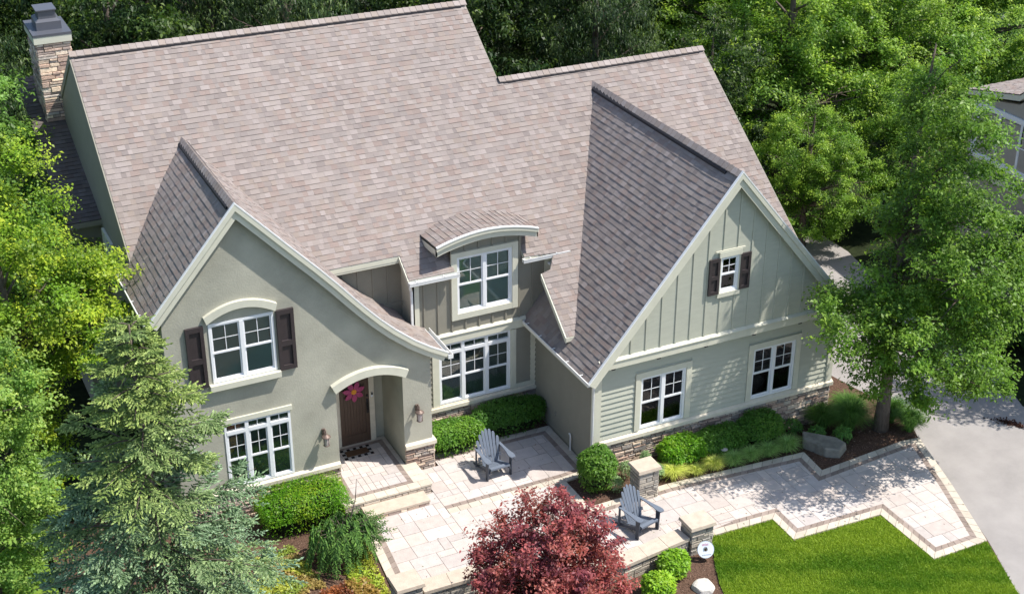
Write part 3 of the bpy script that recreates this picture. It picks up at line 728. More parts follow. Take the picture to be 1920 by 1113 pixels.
# --- lower left roof and its wall
lz = lambda y: 5.33+.36*(y-8.59)
m = MB(); Ll = math.hypot(1,.36); shingles(m, [(-11.0,8.3*Ll),(-10.09,8.3*Ll),(-10.09,14.2*Ll),(-11.0,14.2*Ll)], plane_map((0,0,lz(0)),(1,0,0),(0,1,.36)), tone=.5)  # dark tone puts the shade beside the house into these shingles
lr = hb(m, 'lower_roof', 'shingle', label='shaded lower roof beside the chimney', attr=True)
m = MB(); m.extr([(-11.0,y,lz(y)-.02) for y in (8.3,14.2)]+[(-10.1,y,lz(y)-.02) for y in (14.2,8.3)], (0,0,-.14)); m.box(-10.9,-10.11,8.5,14,-.6,5.05); hb(m, 'lower_wall', 'taupe', lr)
window(house, 7.0,8.0,4.0,5.0, 0, n=1, sx=-10.12, trim=(.08,.08,.08,.08), label='dark side window half hidden by the yellow-green tree')

# ================================================================== GROUND AND PAVING
def sm(t): t = max(0., min(1., t)); return t*t*(3-2*t)
m = MB(); m.face([(-500,-500,-1.02),(500,-500,-1.02),(500,700,-1.02),(-500,700,-1.02)]); struct('ground', m, M['soil'])
def grid_sheet(name, poly, zf, m, step=.5):
    b = MB(); xs = [p[0] for p in poly]; ys = [p[1] for p in poly]; x = math.floor(min(xs)/step)*step
    while x < max(xs):
        y = math.floor(min(ys)/step)*step
        while y < max(ys):
            c = cliprect(poly, x, x+step, y, y+step)
            if c: b.face([(p[0],p[1],zf(*p)) for p in c])
            y += step
        x += step
    return struct(name, b, m)
zm_ = lambda x,y: -.50-.36*sm((x-3)/4)*sm((y+1.9)/1.7)+.02*math.sin(x*2.1)*math.sin(y*1.7)
grid_sheet('mulch_bed', [(-13.2,-12),(5.9,-12),(6.24,-8.9),(7.12,-6.72),(7.88,-4.5),(8.60,-2.38),(9.0,-1.5),(9.3,0),(8.9,2),(8.2,3.6),(-13.2,3.6)], zm_, M['mulch'])
zd = lambda x,y: -.585-.30*sm((y+2.5)/4)
DR = [(9.1,-12),(7.35,-7.2),(7.15,-6.7),(7.9,-4.6),(8.62,-2.42),(9.0,-1.5),(9.3,0),(8.9,2.0),(8.2,3.5),(7.9,6),(7.9,9.6),(14.6,10.2),(14.6,8.5),(13.9,5.5),(13.7,2.4),(13.9,.8),(13.0,-.8),(12.4,-2.2),(12.8,-4.5),(15,-8),(17,-12)]
DR = [(5.9,-12),(6.22,-8.9),(7.10,-6.72),(7.88,-4.55),(8.60,-2.40)]+DR[5:]
grid_sheet('driveway', DR, zd, M['concrete'])
b = MB(); b.extr([(8.9,.35,zd(9,.35)+.004),(13.4,-.2,zd(13,-.2)+.004),(13.4,-.17,zd(13,-.2)+.004),(8.9,.38,zd(9,.35)+.004)], (0,0,.002)); struct('driveway_joint', b, M['dark'])
LAWN = [(1.04,-4.05),(1.06,-3.71),(2.93,-3.78),(2.91,-4.69),(5.43,-4.77),(5.44,-6.74),(7.06,-6.72),(6.22,-8.9),(5.85,-12),(-1.2,-12),(-.5,-8),(.15,-6.2),(.42,-5.3),(.75,-4.6)]
grid_sheet('lawn', LAWN, lambda x,y: -.475, M['lawn'])
grid_sheet('side_lawn', [(-30,-14),(-13.3,-14),(-13.3,1.9),(-13.9,4),(-16,8),(-30,8)], lambda x,y: -.5, M['lawn'])
grid_sheet('far_lawn', [(26,18),(70,10),(70,60),(34,60)], lambda x,y: -.95, M['lawn'], step=4)
# lawn blades: uncountable
def inpoly(P, poly):
    x, y = P[:,0], P[:,1]; r = np.zeros(len(P), bool)
    for i in range(len(poly)):
        x0,y0 = poly[i]; x1,y1 = poly[(i+1)%len(poly)]
        c = ((y0 > y) != (y1 > y)) & (x < (x1-x0)*(y-y0)/(y1-y0+1e-12)+x0); r ^= c
    return r
def noise2(P, s, seed=0):
    g = np.random.default_rng(seed); A = g.normal(size=(6,2))*s; ph = g.uniform(0,6.28,6)
    return sum(np.sin(P@A[i]+ph[i]) for i in range(6))/6
def blades(name, poly, n, h=.05, z=-.475, seed=3):
    g = np.random.default_rng(seed); xs = [p[0] for p in poly]; ys = [p[1] for p in poly]
    P = np.column_stack([g.uniform(max(min(xs),-3),max(xs),n*2), g.uniform(max(min(ys),-9.5),max(ys),n*2)]); P = P[inpoly(P,poly)][:n]; n = len(P)
    a = g.uniform(0,6.28,n); w = g.uniform(.006,.012,n); hh = h*g.uniform(.5,1.2,n); C = np.column_stack([P, np.full(n,z)])
    s = np.column_stack([np.cos(a),np.sin(a),np.zeros(n)])*w[:,None]; t = np.column_stack([g.normal(0,.5,n),g.normal(0,.5,n),np.ones(n)])*hh[:,None]
    V = np.stack([C-s, C+s, C+t+s*.3, C+t-s*.3], 1); k = .5+.9*noise2(P, 1.5, 5)+.5*noise2(P, 6, 6)+g.normal(0,.18,n); stripe = np.sin((P[:,0]*.29+P[:,1])*5.5)*.14; k = np.clip(k+stripe,0,1)[:,None]; C[:,:2] += g.normal(0,.016,(n,2))
    T = np.array([.105,.225,.016])*(1-k)+np.array([.29,.39,.04])*k
    o = quadmesh(name, V, T, M['blade']); return tag(o, 'mown grass of the front lawn with faint stripes', 'grass', kind='stuff')
blades('grass', LAWN, 150000)

PAV = [tuple(x*.86 for x in c) for c in ((.60,.53,.48),(.565,.495,.45),(.62,.55,.50),(.53,.475,.44),(.59,.51,.455),(.61,.55,.51),(.56,.505,.475))]
def inset(poly, ds):
    n = len(poly); L = []
    for i in range(n):
        a, b = poly[i], poly[(i+1)%n]; dx, dy = b[0]-a[0], b[1]-a[1]; l = math.hypot(dx,dy); nx, ny = -dy/l, dx/l   # CCW -> inward is left
        L.append((a[0]+nx*ds[i], a[1]+ny*ds[i], dx/l, dy/l))
    out = []
    for i in range(n):
        x1,y1,dx1,dy1 = L[i-1]; x2,y2_,dx2,dy2 = L[i]; det = dx1*dy2-dy1*dx2
        if abs(det) < 1e-3: out.append((x2,y2_)); continue
        t = ((x2-x1)*dy2-(y2_-y1)*dx2)/det; out.append((x1+dx1*t, y1+dy1*t))
    return out
def strip(mb, A, B, step, pal, z0, z1, r, gap=.006):
    n = len(A)
    for i in range(n):
        a0,a1,b0,b1 = A[i],A[(i+1)%n],B[i],B[(i+1)%n]
        if math.hypot(a0[0]-b0[0],a0[1]-b0[1]) < 1e-4 and math.hypot(a1[0]-b1[0],a1[1]-b1[1]) < 1e-4: continue
        L = math.hypot(a1[0]-a0[0],a1[1]-a0[1]); k = max(1, round(L/step))
        for j in range(k):
            s, e = j/k+gap/L, (j+1)/k-gap/L; q = [(a0[0]+(a1[0]-a0[0])*t, a0[1]+(a1[1]-a0[1])*t) for t in (s,e)]+[(b0[0]+(b1[0]-b0[0])*t, b0[1]+(b1[1]-b0[1])*t) for t in (e,s)]
            c = r.choice(pal); kk = r.uniform(.93,1.07); mb.extr([(p[0],p[1],z0) for p in q], (0,0,z1-z0), tuple(x*kk for x in c))
def slabs(mb, poly, z0, z1, r, mod=.23, ox=0, oy=0, kk0=1.0, sizes=((2,1),(2,2),(2,2),(3,2),(3,2),(1,2),(1,1),(2,3))):
    xs = [p[0] for p in poly]; ys = [p[1] for p in poly]; x0, y0 = min(xs)-ox, min(ys)-oy; nx = int((max(xs)-x0)/mod)+2; ny = int((max(ys)-y0)/mod)+2
    occ = np.zeros((nx,ny), bool)
    for j in range(ny):
        for i in range(nx):
            if occ[i,j]: continue
            for _ in range(6):
                a, b = r.choice(sizes)
                if i+a <= nx and j+b <= ny and not occ[i:i+a,j:j+b].any(): break
            else: a = b = 1
            occ[i:i+a,j:j+b] = True; g = .005
            c = cliprect(poly, x0+i*mod+g, x0+(i+a)*mod-g, y0+j*mod+g, y0+(j+b)*mod-g)
            if c:
                t = r.choice(PAV); k = r.uniform(.93,1.07)*kk0; dz = r.uniform(-.0015,.0015); mb.extr([(p[0],p[1],z0) for p in c], (0,0,z1-z0+dz), tuple(x*k for x in t))
LB = [(.53,.47,.385),(.49,.43,.35),(.56,.50,.41)]; DB = [(.27,.215,.18),(.24,.19,.16),(.30,.24,.205)]
def paving(poly, flags, z1=-.45, name='patio_paving', seed=1, light=.20, dark=.14, mod=.23, sizes=None):
    r = random.Random(seed); mb = MB(); d1 = [light*f for f in flags]; d2 = [(light+dark)*f for f in flags]
    A = inset(poly, d1); B = inset(poly, d2); z0 = z1-.05
    strip(mb, poly, A, .30, LB, z0, z1, r); strip(mb, A, B, .20, DB, z0, z1-.001, r)
    kw = dict(sizes=sizes) if sizes else {}
    slabs(mb, B, z0, z1, r, mod=mod, ox=.06, oy=.11, **kw)
    j = MB(); j.face([(p[0],p[1],z1-.012) for p in poly]); struct('paving_joint', j, M['joint'])
    return struct(name, mb, M['paver'], attr=True)
PB = [(-6.12,.90),(-6.45,-2.5),(-5.95,-2.75),(-4.55,-2.80),(-1.45,-3.85),(.35,-3.62),(1.33,-3.69),(2.95,-3.75),(2.93,-4.66),(5.45,-4.74),(5.46,-6.72),(7.08,-6.70),(7.9,-4.5),(8.59,-2.40),(8.05,-2.33),(5.32,-2.54),(5.40,-1.64),(1.4,-1.34),(-.84,-1.37),(-.86,-.13),(-4.09,-.13),(-4.09,.90)]
PBf = [1,1,0,0,0,1,1,1,1,1,1,1,1,1,1,1,1,1,1,0,0,0]
paving(PB, PBf, name='walkway_paving', seed=4)
PA = [(-4.08,-.126),(-.86,-.126),(-.06,-.06),(-.06,2.42),(-3.50,2.50),(-3.50,1.93),(-4.08,1.93)]
paving(PA, [1,1,1,1,0,0,0], seed=9)
# front steps (porch slab + lower step)
steps = empty('front_steps', (-5.3,.9,-.45), 'cream paved porch slab with one lower stone step at the front door', 'steps')
r = random.Random(5); mb = MB(); PP = [(-6.46,.86),(-4.12,.86),(-4.12,1.96),(-4.40,1.96),(-4.40,3.48),(-6.10,3.48),(-6.10,1.96),(-6.46,1.96)]
fl = [1,1,0,0,0,0,0,1]; d1 = [.28,.28,0,.14,.14,.14,0,.28]; d1 = [.28,.24,0,.10,.10,.1,0,.28]
A = inset(PP, d1); Bi = inset(PP, [d+.12 for d in d1])
Q = [(-6.20,1.12),(-4.52,1.12),(-4.52,3.34),(-6.0,3.34)]; Q2 = [(-6.08,1.24),(-4.64,1.24),(-4.64,3.22),(-6.0,3.22)]
strip(mb, Q, Q2, .2, DB, -.22, -.171, r)
slabs(mb, Q2, -.22, -.17, r, mod=.16, sizes=((2,1),(1,1),(2,2),(1,2)))
OUT = PP
def ringslabs(): 
    for c in ((-6.46,-6.20,.86,1.96),(-4.52,-4.12,1.12,1.96),(-4.52,-4.40,1.96,3.34),(-6.20,-4.12,.86,1.12),(-6.10,-4.40,3.34,3.48)):
        xx = c[0]; lw = c[1]-c[0]; lh = c[3]-c[2]
        if lw > lh:
            k = max(1, round(lw/.28)); 
            for i in range(k): t = r.choice(LB); mb.box(c[0]+lw*i/k+.004, c[0]+lw*(i+1)/k-.004, c[2]+.004, c[3]-.004, -.22, -.17, t)
        else:
            k = max(1, round(lh/.28))
            for i in range(k): t = r.choice(LB); mb.box(c[0]+.004, c[1]-.004, c[2]+lh*i/k+.004, c[2]+lh*(i+1)/k-.004, -.22, -.17, t)
ringslabs()
o = mb.build('porch_paving', M['paver'], steps, attr=True)
m = MB(); m.box(-6.44,-4.14,.885,1.95,-.47,-.185); m.box(-6.10,-4.40,1.95,3.48,-.47,-.185); m.build('slab', M['mortar'], steps)
m = MB(); ledge(m, lambda u,v,h: Vector((u,.885-h,v)), -6.44,-4.14,-.47,-.235, big=1.2, tone=1.15, depth=.02, pal=[(.40,.34,.28),(.34,.28,.24),(.44,.38,.31)])
m.build('riser', M['stone'], steps, attr=True)
m = MB(); k = 4
m.box(-6.02,-4.36,.42,.884,-.37,-.31); m.build('lower_tread', M['cap'], steps)
m = MB(); ledge(m, lambda u,v,h: Vector((u,.44-h,v)), -6.0,-4.38,-.47,-.375, big=1., tone=1.2, depth=.015); m.box(-6.0,-4.38,.44,.88,-.47,-.372,(.3,.26,.22)); m.build('lower_riser', M['stone'], steps, attr=True)

# retaining wall and pillars
WALLP = [(.40,.36,.29),(.34,.30,.25),(.45,.40,.33),(.30,.27,.23),(.38,.35,.30)]
def pillar(x0,x1,y0,y1,zb,zt,label):
    cx, cy = (x0+x1)/2, (y0+y1)/2; e = empty('stone_pillar', (cx,cy,zb), label, 'pillar', 'stone pillars along the front walk')
    m = MB(); i = .05; m.box(x0+i+.02,x1-i-.02,y0+i+.02,y1-i-.02,zb,zt-.08,(.2,.18,.15))
    mk = dict(big=1.15, depth=.035, pal=WALLP)
    ledge(m, lambda u,v,h: Vector((u,y0+i+.02-h,v)), x0+i,x1-i,zb,zt-.085, **mk); ledge(m, lambda u,v,h: Vector((x0+i+.02-h,u,v)), y0+i,y1-i,zb,zt-.085, **mk)
    ledge(m, lambda u,v,h: Vector((u,y1-i-.02+h,v)), x0+i,x1-i,zb,zt-.085, **mk); ledge(m, lambda u,v,h: Vector((x1-i-.02+h,u,v)), y0+i,y1-i,zb,zt-.085, **mk)
    m.build('shaft', M['stone'], e, attr=True)
    c = MB(); rr_ = random.Random(int(cx*10)); 
    c.hexa([(x0,y0,zt-.08),(x1,y0,zt-.08),(x1,y1,zt-.08),(x0,y1,zt-.08),(x0+.015,y0+.015,zt),(x1-.015,y0+.015,zt),(x1-.015,y1-.015,zt),(x0+.015,y1-.015,zt)]); c.build('cap_stone', M['cap'], e)
pillar(.30,.96,-1.76,-1.20,-.5,.45,'stone pillar beside the round boxwood at the corner of the garage wing')
pillar(.34,1.04,-4.14,-3.55,-.62,.30,'stone pillar with the white disc sign leaning against it')
pillar(-6.70,-6.02,-3.28,-2.66,-.62,.30,'stone pillar at the lower edge of the photo beside the weeping spruce')
gw = empty('garden_wall', (-2.5,-3.8,-.6), 'low curved stone seat wall with cream cap stones around the patio', 'wall')
def wallseg(pts, w, zb, zt):
    m = MB(); c = MB(); r = random.Random(3)
    Lf = [Vector(p) for p in pts]
    def off(i, s):
        ds = [(Lf[j+1]-Lf[j]).normalized() for j in (i-1,i) if 0 <= j < len(Lf)-1]; nn = sum((Vector((-d.y,d.x)) for d in ds), Vector((0,0))); nn.normalize(); k = 1/max(.5, nn.dot(Vector((-ds[0].y,ds[0].x)))); return Lf[i]+nn*(s*k)
    for i in range(len(Lf)-1):
        a, b = off(i,-w/2), off(i+1,-w/2); a2, b2 = off(i,w/2), off(i+1,w/2); L = (b-a).length; d = (b-a)/L; n = Vector((d.y,-d.x))
        m.hexa([(a.x,a.y,zb),(b.x,b.y,zb),(b2.x,b2.y,zb),(a2.x,a2.y,zb),(a.x,a.y,zt-.09),(b.x,b.y,zt-.09),(b2.x,b2.y,zt-.09),(a2.x,a2.y,zt-.09)], (.2,.18,.15))
        ledge(m, lambda u,v,h: Vector((a.x+d.x*u+n.x*h, a.y+d.y*u+n.y*h, v)), 0,L,zb,zt-.09, big=1.3, depth=.03, pal=WALLP)
        ledge(m, lambda u,v,h: Vector((a2.x+d.x*u-n.x*h, a2.y+d.y*u-n.y*h, v)), 0,L,zb,zt-.09, big=1.3, depth=.03, pal=WALLP)
        e0, e1, f0, f1 = off(i,-w/2-.05), off(i+1,-w/2-.05), off(i,w/2+.05), off(i+1,w/2+.05); k = max(1, round(L/.6))
        for j in range(k):
            s, e = j/k+.004/L, (j+1)/k-.004/L; q = [e0.lerp(e1,s), e0.lerp(e1,e), f0.lerp(f1,e), f0.lerp(f1,s)]; c.extr([(p.x,p.y,zt-.088) for p in q], (0,0,.088+r.uniform(-.003,.003)))
    m.build('wall_stones', M['stone'], gw, attr=True); c.build('cap_stones', M['cap'], gw)
wallseg([(-6.02,-2.97),(-4.65,-2.98),(-3.1,-3.6),(-1.5,-4.08),(.34,-3.83)], .34, -.62, 0)

# ================================================================== VEGETATION
def unit(a): return a/(np.linalg.norm(a, axis=1, keepdims=True)+1e-9)
def leafquads(C, size, g, up=1.0, aspect=.5, droop=.25, out=None):
    n = len(C); N = g.normal(size=(n,3)); N[:,2] = np.abs(N[:,2])+up
    if out is not None: N = N+out
    N = unit(N); D = unit(np.cross(N, g.normal(size=(n,3)))); S = np.cross(N, D); L = (size*g.uniform(.45,1.4,n))[:,None]
    D = D.copy(); tip = D*L; tip[:,2] -= droop*L[:,0]; mid = C+D*L*.5
    return np.stack([C, mid+S*L*aspect*.5, C+tip, mid-S*L*aspect*.5], 1)
def lobes_points(env, n, g, lo=.55):
    """clump centres spread through a union of ellipsoids (c, r)"""
    vol = np.array([e[1][0]*e[1][1]*e[1][2] for e in env])**(2/3); k = g.choice(len(env), n, p=vol/vol.sum()); d = unit(g.normal(size=(n,3))); rad = g.uniform(lo**3,1,n)**(1/3)
    C = np.array([e[0] for e in env])[k]; Rr = np.array([e[1] for e in env])[k]; P = C+d*Rr*rad[:,None]
    return P, d
def foliage(P, Dn, rc, per, size, g, pal, tip=None, tipf=.35, up=1., aspect=.5, squash=.65, droop=.25):
    V = []; T = []
    for p, d in zip(P, Dn):
        n = int(per*g.uniform(.6,1.4)); r = rc*g.uniform(.65,1.3); q = unit(g.normal(size=(n,3)))*(g.uniform(0,1,n)**.45)[:,None]*r
        # a clump is a few radiating sprays, not a ball
        k = g.integers(4,8); ax = unit(g.normal(size=(k,3))+d*.8+np.array([0,0,.35])); a = ax[g.integers(0,k,n)]; t = g.uniform(.1,1.25,n)[:,None]*r
        spr = a*t+g.normal(size=(n,3))*r*.17; mix = (g.uniform(size=n) < .72)[:,None]; q = np.where(mix, spr, q*.75); q[:,2] *= squash
        C = p+q; V.append(leafquads(C, size, g, up, aspect, droop, out=d*.5))
        b = np.array(pal[g.integers(0,len(pal))])*g.uniform(.8,1.2); c = b*g.uniform(.75,1.25,(n,1))
        if tip is not None:
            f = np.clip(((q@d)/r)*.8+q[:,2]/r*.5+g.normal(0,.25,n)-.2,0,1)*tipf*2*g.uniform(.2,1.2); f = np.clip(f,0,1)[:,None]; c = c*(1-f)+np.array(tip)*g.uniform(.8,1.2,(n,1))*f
        T.append(c)
    return np.concatenate(V), np.concatenate(T)
def limbs(mb, base, top, r0, P, g, nl=26, lean=None, start=.25, r1=.02):
    base, top = Vector(base), Vector(top); pts = []; rad = []
    for i in range(9):
        t = i/8; pts.append(base.lerp(top,t)+Vector((math.sin(t*5+base.x)*.08, math.cos(t*4+base.y)*.08, 0))*(t*1.2)); rad.append(r0*(1-t)**.8*.95+r1)
    rad[0] *= 1.35; mb.tube(pts, rad, 10)
    idx = g.choice(len(P), min(nl,len(P)), replace=False)
    for i in idx:
        q = Vector(P[i]); t = max(start, min(.92, (q.z-base.z)/(top.z-base.z)-.12)); k = t*8; j = int(k); s = pts[j].lerp(pts[min(8,j+1)], k-j); rr0 = (r0*(1-t)**.8+r1)*.5
        mid = s.lerp(q,.5)+Vector((g.normal()*.1, g.normal()*.1, .12)); e = s.lerp(q,.97); mb.tube([s, s.lerp(mid,.5)+Vector((0,0,.03)), mid, e], [rr0, rr0*.7, rr0*.45, .008], 6)
        for _ in range(2):
            f = mid.lerp(e, g.uniform(.1,.8)); h = f+Vector(g.normal(size=3)*.35); mb.tube([f, f.lerp(h,.5)+Vector((0,0,.03)), h], [rr0*.25+.004, rr0*.15+.003, .003], 4)
def tree(name, label, base, height, r0, env, nclump, per, size, rc, pal, tip=None, tipf=.35, seed=1, group=None, nl=26, cat='tree', lo=.5, up=1., aspect=.5, start=.25, squash=.65, droop=.25):
    g = np.random.default_rng(seed); bx = Vector(base); root = empty(name, base, label, cat, group)
    env = [((c[0]+bx.x, c[1]+bx.y, c[2]+bx.z), r) for c, r in env]; P, D = lobes_points(env, nclump, g, lo)
    keep = P[:,2] > bx.z+.3; P, D = P[keep], D[keep]
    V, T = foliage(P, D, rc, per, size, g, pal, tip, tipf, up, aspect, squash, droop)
    quadmesh('crown', V, T, M['leaf'], root); mb = MB(); limbs(mb, base, (bx.x, bx.y, bx.z+height), r0, P, g, nl, start=start); mb.build('trunk', M['bark'], root, smooth=True)
    return root
def copytree(o, loc, rz=0, sc_=1, label=None):
    c = o.copy(); col.objects.link(c); c.location = loc; c.rotation_euler = (0,0,rz); c.scale = (sc_,)*3
    if label: c['label'] = label
    for ch in list(o.children):
        d = ch.copy(); col.objects.link(d); d.parent = c; d.matrix_parent_inverse = ch.matrix_parent_inverse.copy()
    return c
GR1 = [(.060,.125,.022),(.075,.145,.026),(.050,.105,.020),(.085,.16,.030)]
# tree by the driveway (dark glossy pear-like leaves)
tree('shade_tree', 'tall open-crowned tree with a grey trunk in the mulch bed beside the driveway', (8.02,-1.5,-.75), 11.0, .17,
     [((-1.0,-1.5,4.4),(2.0,2.2,1.0)),((.1,-1.5,3.4),(1.8,2.0,1.1)),((.0,-1.4,6.0),(1.95,2.0,1.3)),((.4,-1.2,7.2),(1.5,1.6,1.3)),((.1,-1.0,8.6),(1.3,1.3,1.4)),((-.1,-1.0,10.1),(.85,.9,1.2)),((-2.5,-1.1,4.8),(1.2,1.1,.55)),((1.5,-1.4,5.0),(1.15,1.3,.8)),((1.5,-1.6,2.8),(1.0,1.1,.5)),((-1.0,-1.6,2.9),(1.0,1.1,.5))],
     330, 240, .098, .50, [(.055,.11,.013),(.07,.135,.015),(.045,.092,.012),(.062,.12,.015)], tip=(.16,.235,.03), tipf=.35, seed=11, nl=60, lo=.6, up=.7, aspect=.5)
tree('shade_tree', 'round-crowned tree beyond the right edge of the photo shading the driveway', (16.0,-2.9,-.9), 8.5, .16,
     [((0,0,6.4),(2.5,2.3,2.2)),((-.2,.2,4.4),(2.4,2.3,1.6))], 210, 130, .13, .52, GR1, tip=(.13,.21,.035), tipf=.3, seed=12, nl=30)
# left trees
YG_ = [(.08,.15,.012),(.105,.175,.014),(.07,.13,.012),(.13,.18,.016)]
tree('birch', 'yellow-green leafy tree crowding the left side wall of the house', (-13.1,4.3,-.9), 9.3, .16,
     [((.3,-.2,8.6),(1.1,1.2,1.6)),((.2,0,6.6),(1.9,1.8,1.5)),((1.0,-.3,5.6),(1.7,1.6,1.2)),((-.7,0,4.6),(1.9,2,1.4)),((-.6,-.4,2.8),(1.5,1.5,1.2)),((1.7,.2,6.1),(1.0,1.0,1.0)),((1.9,-.4,4.9),(.9,.9,.9))],
     250, 340, .078, .52, YG_, tip=(.27,.31,.025), tipf=.5, seed=21, nl=40, lo=.68, aspect=.62)
tree('birch', 'lighter green leafy tree in the lower left corner behind the blue spruce', (-14.6,1.6,-.9), 6.8, .13,
     [((.6,0,5.5),(1.3,1.3,1.3)),((.3,0,3.8),(1.7,1.5,1.4)),((.4,0,2.0),(1.3,1.4,1.2))],
     190, 270, .075, .46, [(.10,.175,.035),(.12,.195,.04),(.085,.155,.032)], tip=(.24,.29,.05), tipf=.35, seed=22, nl=26, lo=.4, aspect=.62)
tree('leafy_tree', 'dark green tree at the upper left behind the chimney', (-12.7,12.3,-1), 9.5, .16,
     [((.2,0,8.6),(1.5,1.6,1.5)),((-.4,-.4,6.9),(2.2,2,1.6)),((-.5,0,4.6),(2.2,2,1.6)),((.9,-3.2,5.6),(1.3,1.6,1.2))],
     220, 150, .12, .5, GR1, tip=(.15,.20,.03), tipf=.25, seed=23, nl=30)
# woods behind the house: three kinds, copied
WD = [(.013,.030,.008),(.018,.039,.010),(.010,.025,.008),(.024,.048,.012)]
protoA = tree('woodland_tree', 'dark broadleaf tree of the woods directly behind the chimney end of the roof', (-7.5,19,-1), 12, .22,
     [((0,0,9.5),(2.8,2.8,3.0)),((.5,0,6.0),(3.4,3.2,2.6)),((-.5,.3,3.6),(3.0,3.0,1.8))], 300, 150, .15, .62, WD, tip=(.13,.18,.04), tipf=.28, seed=31, group='trees of the woods behind the house', nl=30, lo=.5, droop=.5)
protoB = tree('woodland_tree', 'drooping feathery tree of the woods above the long ridge', (-1.8,18.6,-1), 12, .2,
     [((0,0,8.5),(2.4,2.4,3.6)),((.2,0,5.0),(3.1,3.0,2.6)),((0,0,2.8),(3.0,2.8,1.6))], 320, 150, .12, .55, [(.013,.030,.012),(.019,.039,.014),(.023,.043,.015)], tip=(.12,.17,.05), tipf=.35, seed=32, group='trees of the woods behind the house', nl=30, lo=.5, squash=1.1, droop=.9, aspect=.3)
WP = [(0,4.2,17.8,.9,1.0),(1,9.2,17.0,2.2,.95),(0,11.5,22,3.9,1.1),(1,6.8,23,1.0,1.15),(0,1.2,23.5,5.0,1.1),(1,-5.2,24,3,1.15),(0,-11.5,22.5,2,1.05),(1,-11.8,17.2,.4,.8),(0,-17,16,1.3,1.0),(0,16,28,2.6,1.2),(1,-1.5,30,1.7,1.2),(0,5,31,.3,1.25),(1,11,33,4.1,1.3),(0,-9,31,3.3,1.25),(1,23,33,2.2,1.3),(0,-17,26,.8,1.2),(0,18,38,4.4,1.4),(1,28,42,1.1,1.4),(0,2,40,5.5,1.4),(1,-8,41,.9,1.4),(0,11,44,2.9,1.5),(0,-18,38,2.1,1.4),(1,35,50,2.4,1.5),(0,22,52,1.9,1.6)]
PL = ['between the long ridge and the step in the roof','close behind the lower ridge','behind the right half of the lower ridge','above the step in the roof','above the middle of the long ridge','above the left half of the long ridge','behind the chimney','just left of the chimney cap','at the left edge of the photo','behind the bright maple','second row, above the long ridge','second row, above the roof step','second row, above the lower ridge','second row, above the chimney end','second row, behind the maple','second row at the left edge','third row, above the bright maple','third row at the right','third row, above the long ridge','third row, at the left','third row, above the lower ridge','third row, behind the chimney','farthest row at the right','farthest row, above the lower ridge end']
for (k, x, y, rz, s), pl in zip(WP, PL):
    copytree((protoA,protoB)[k], (x,y,-1), rz, s, ('dark broadleaf' if k == 0 else 'drooping feathery')+' woodland tree '+pl)
# bright maples on the right
MP = [(.06,.125,.014),(.075,.145,.016),(.05,.105,.013),(.09,.16,.018)]
mapA = tree('maple', 'large bright green maple behind the right end of the lower ridge', (15.8,14.5,-1), 9.6, .25,
     [((0,0,7.2),(2.6,2.6,2.3)),((-1.9,-.6,4.8),(2.4,2.3,2.2)),((2.0,-.4,4.8),(2.7,2.4,2.2)),((0,-1.0,3.4),(3.4,2.4,1.8))], 280, 330, .115, .60, MP, tip=(.22,.30,.035), tipf=.5, seed=41, group='bright maples right of the house', nl=50, lo=.78, squash=.75)
copytree(mapA, (21.4,16.5,-1), 2.1, 1.0, 'bright green maple above the neighbour roof at the upper right')
copytree(mapA, (17.8,20.5,-1), 4.0, 1.1, 'bright green maple at the top edge right of centre')
copytree(mapA, (27.5,17.5,-1), 5.1, .95, 'bright green maple at the upper right corner')
copytree(mapA, (18.2,9.4,-1), 3.2, .62, 'smaller bright maple between the driveway and the neighbour wall')
copytree(protoA, (11.6,13.2,-1), 1.2, .62, 'small dark tree at the far end of the driveway beside the maple')
copytree(mapA, (13.4,9.6,-1), 5.5, .55, 'low maple overhanging the far end of the driveway')
tree('leafy_tree', 'dark green tree between the driveway and the neighbour house at the right edge', (16.6,1.6,-1), 4.6, .12,
     [((.4,0,2.8),(1.3,1.3,1.1)),((.7,-.3,1.5),(1.4,1.4,.9))], 110, 150, .12, .45, WD+GR1, tip=(.12,.19,.03), tipf=.25, seed=44, nl=24)
# shaded understory below the woods, nobody could count it
g = np.random.default_rng(8); P = np.column_stack([g.uniform(-22,40,1500), g.uniform(14,50,1500), g.uniform(-.8,1.2,1500)])
P = P[~((P[:,0] > 7) & (P[:,0] < 18) & (P[:,1] < 13.5))]
V, T = foliage(P, unit(g.normal(size=P.shape)), .8, 45, .2, g, [(.02,.045,.014),(.03,.06,.018)]); tag(quadmesh('understory', V, T, M['leaf']), 'dark undergrowth on the forest floor behind the house', 'undergrowth', kind='stuff')

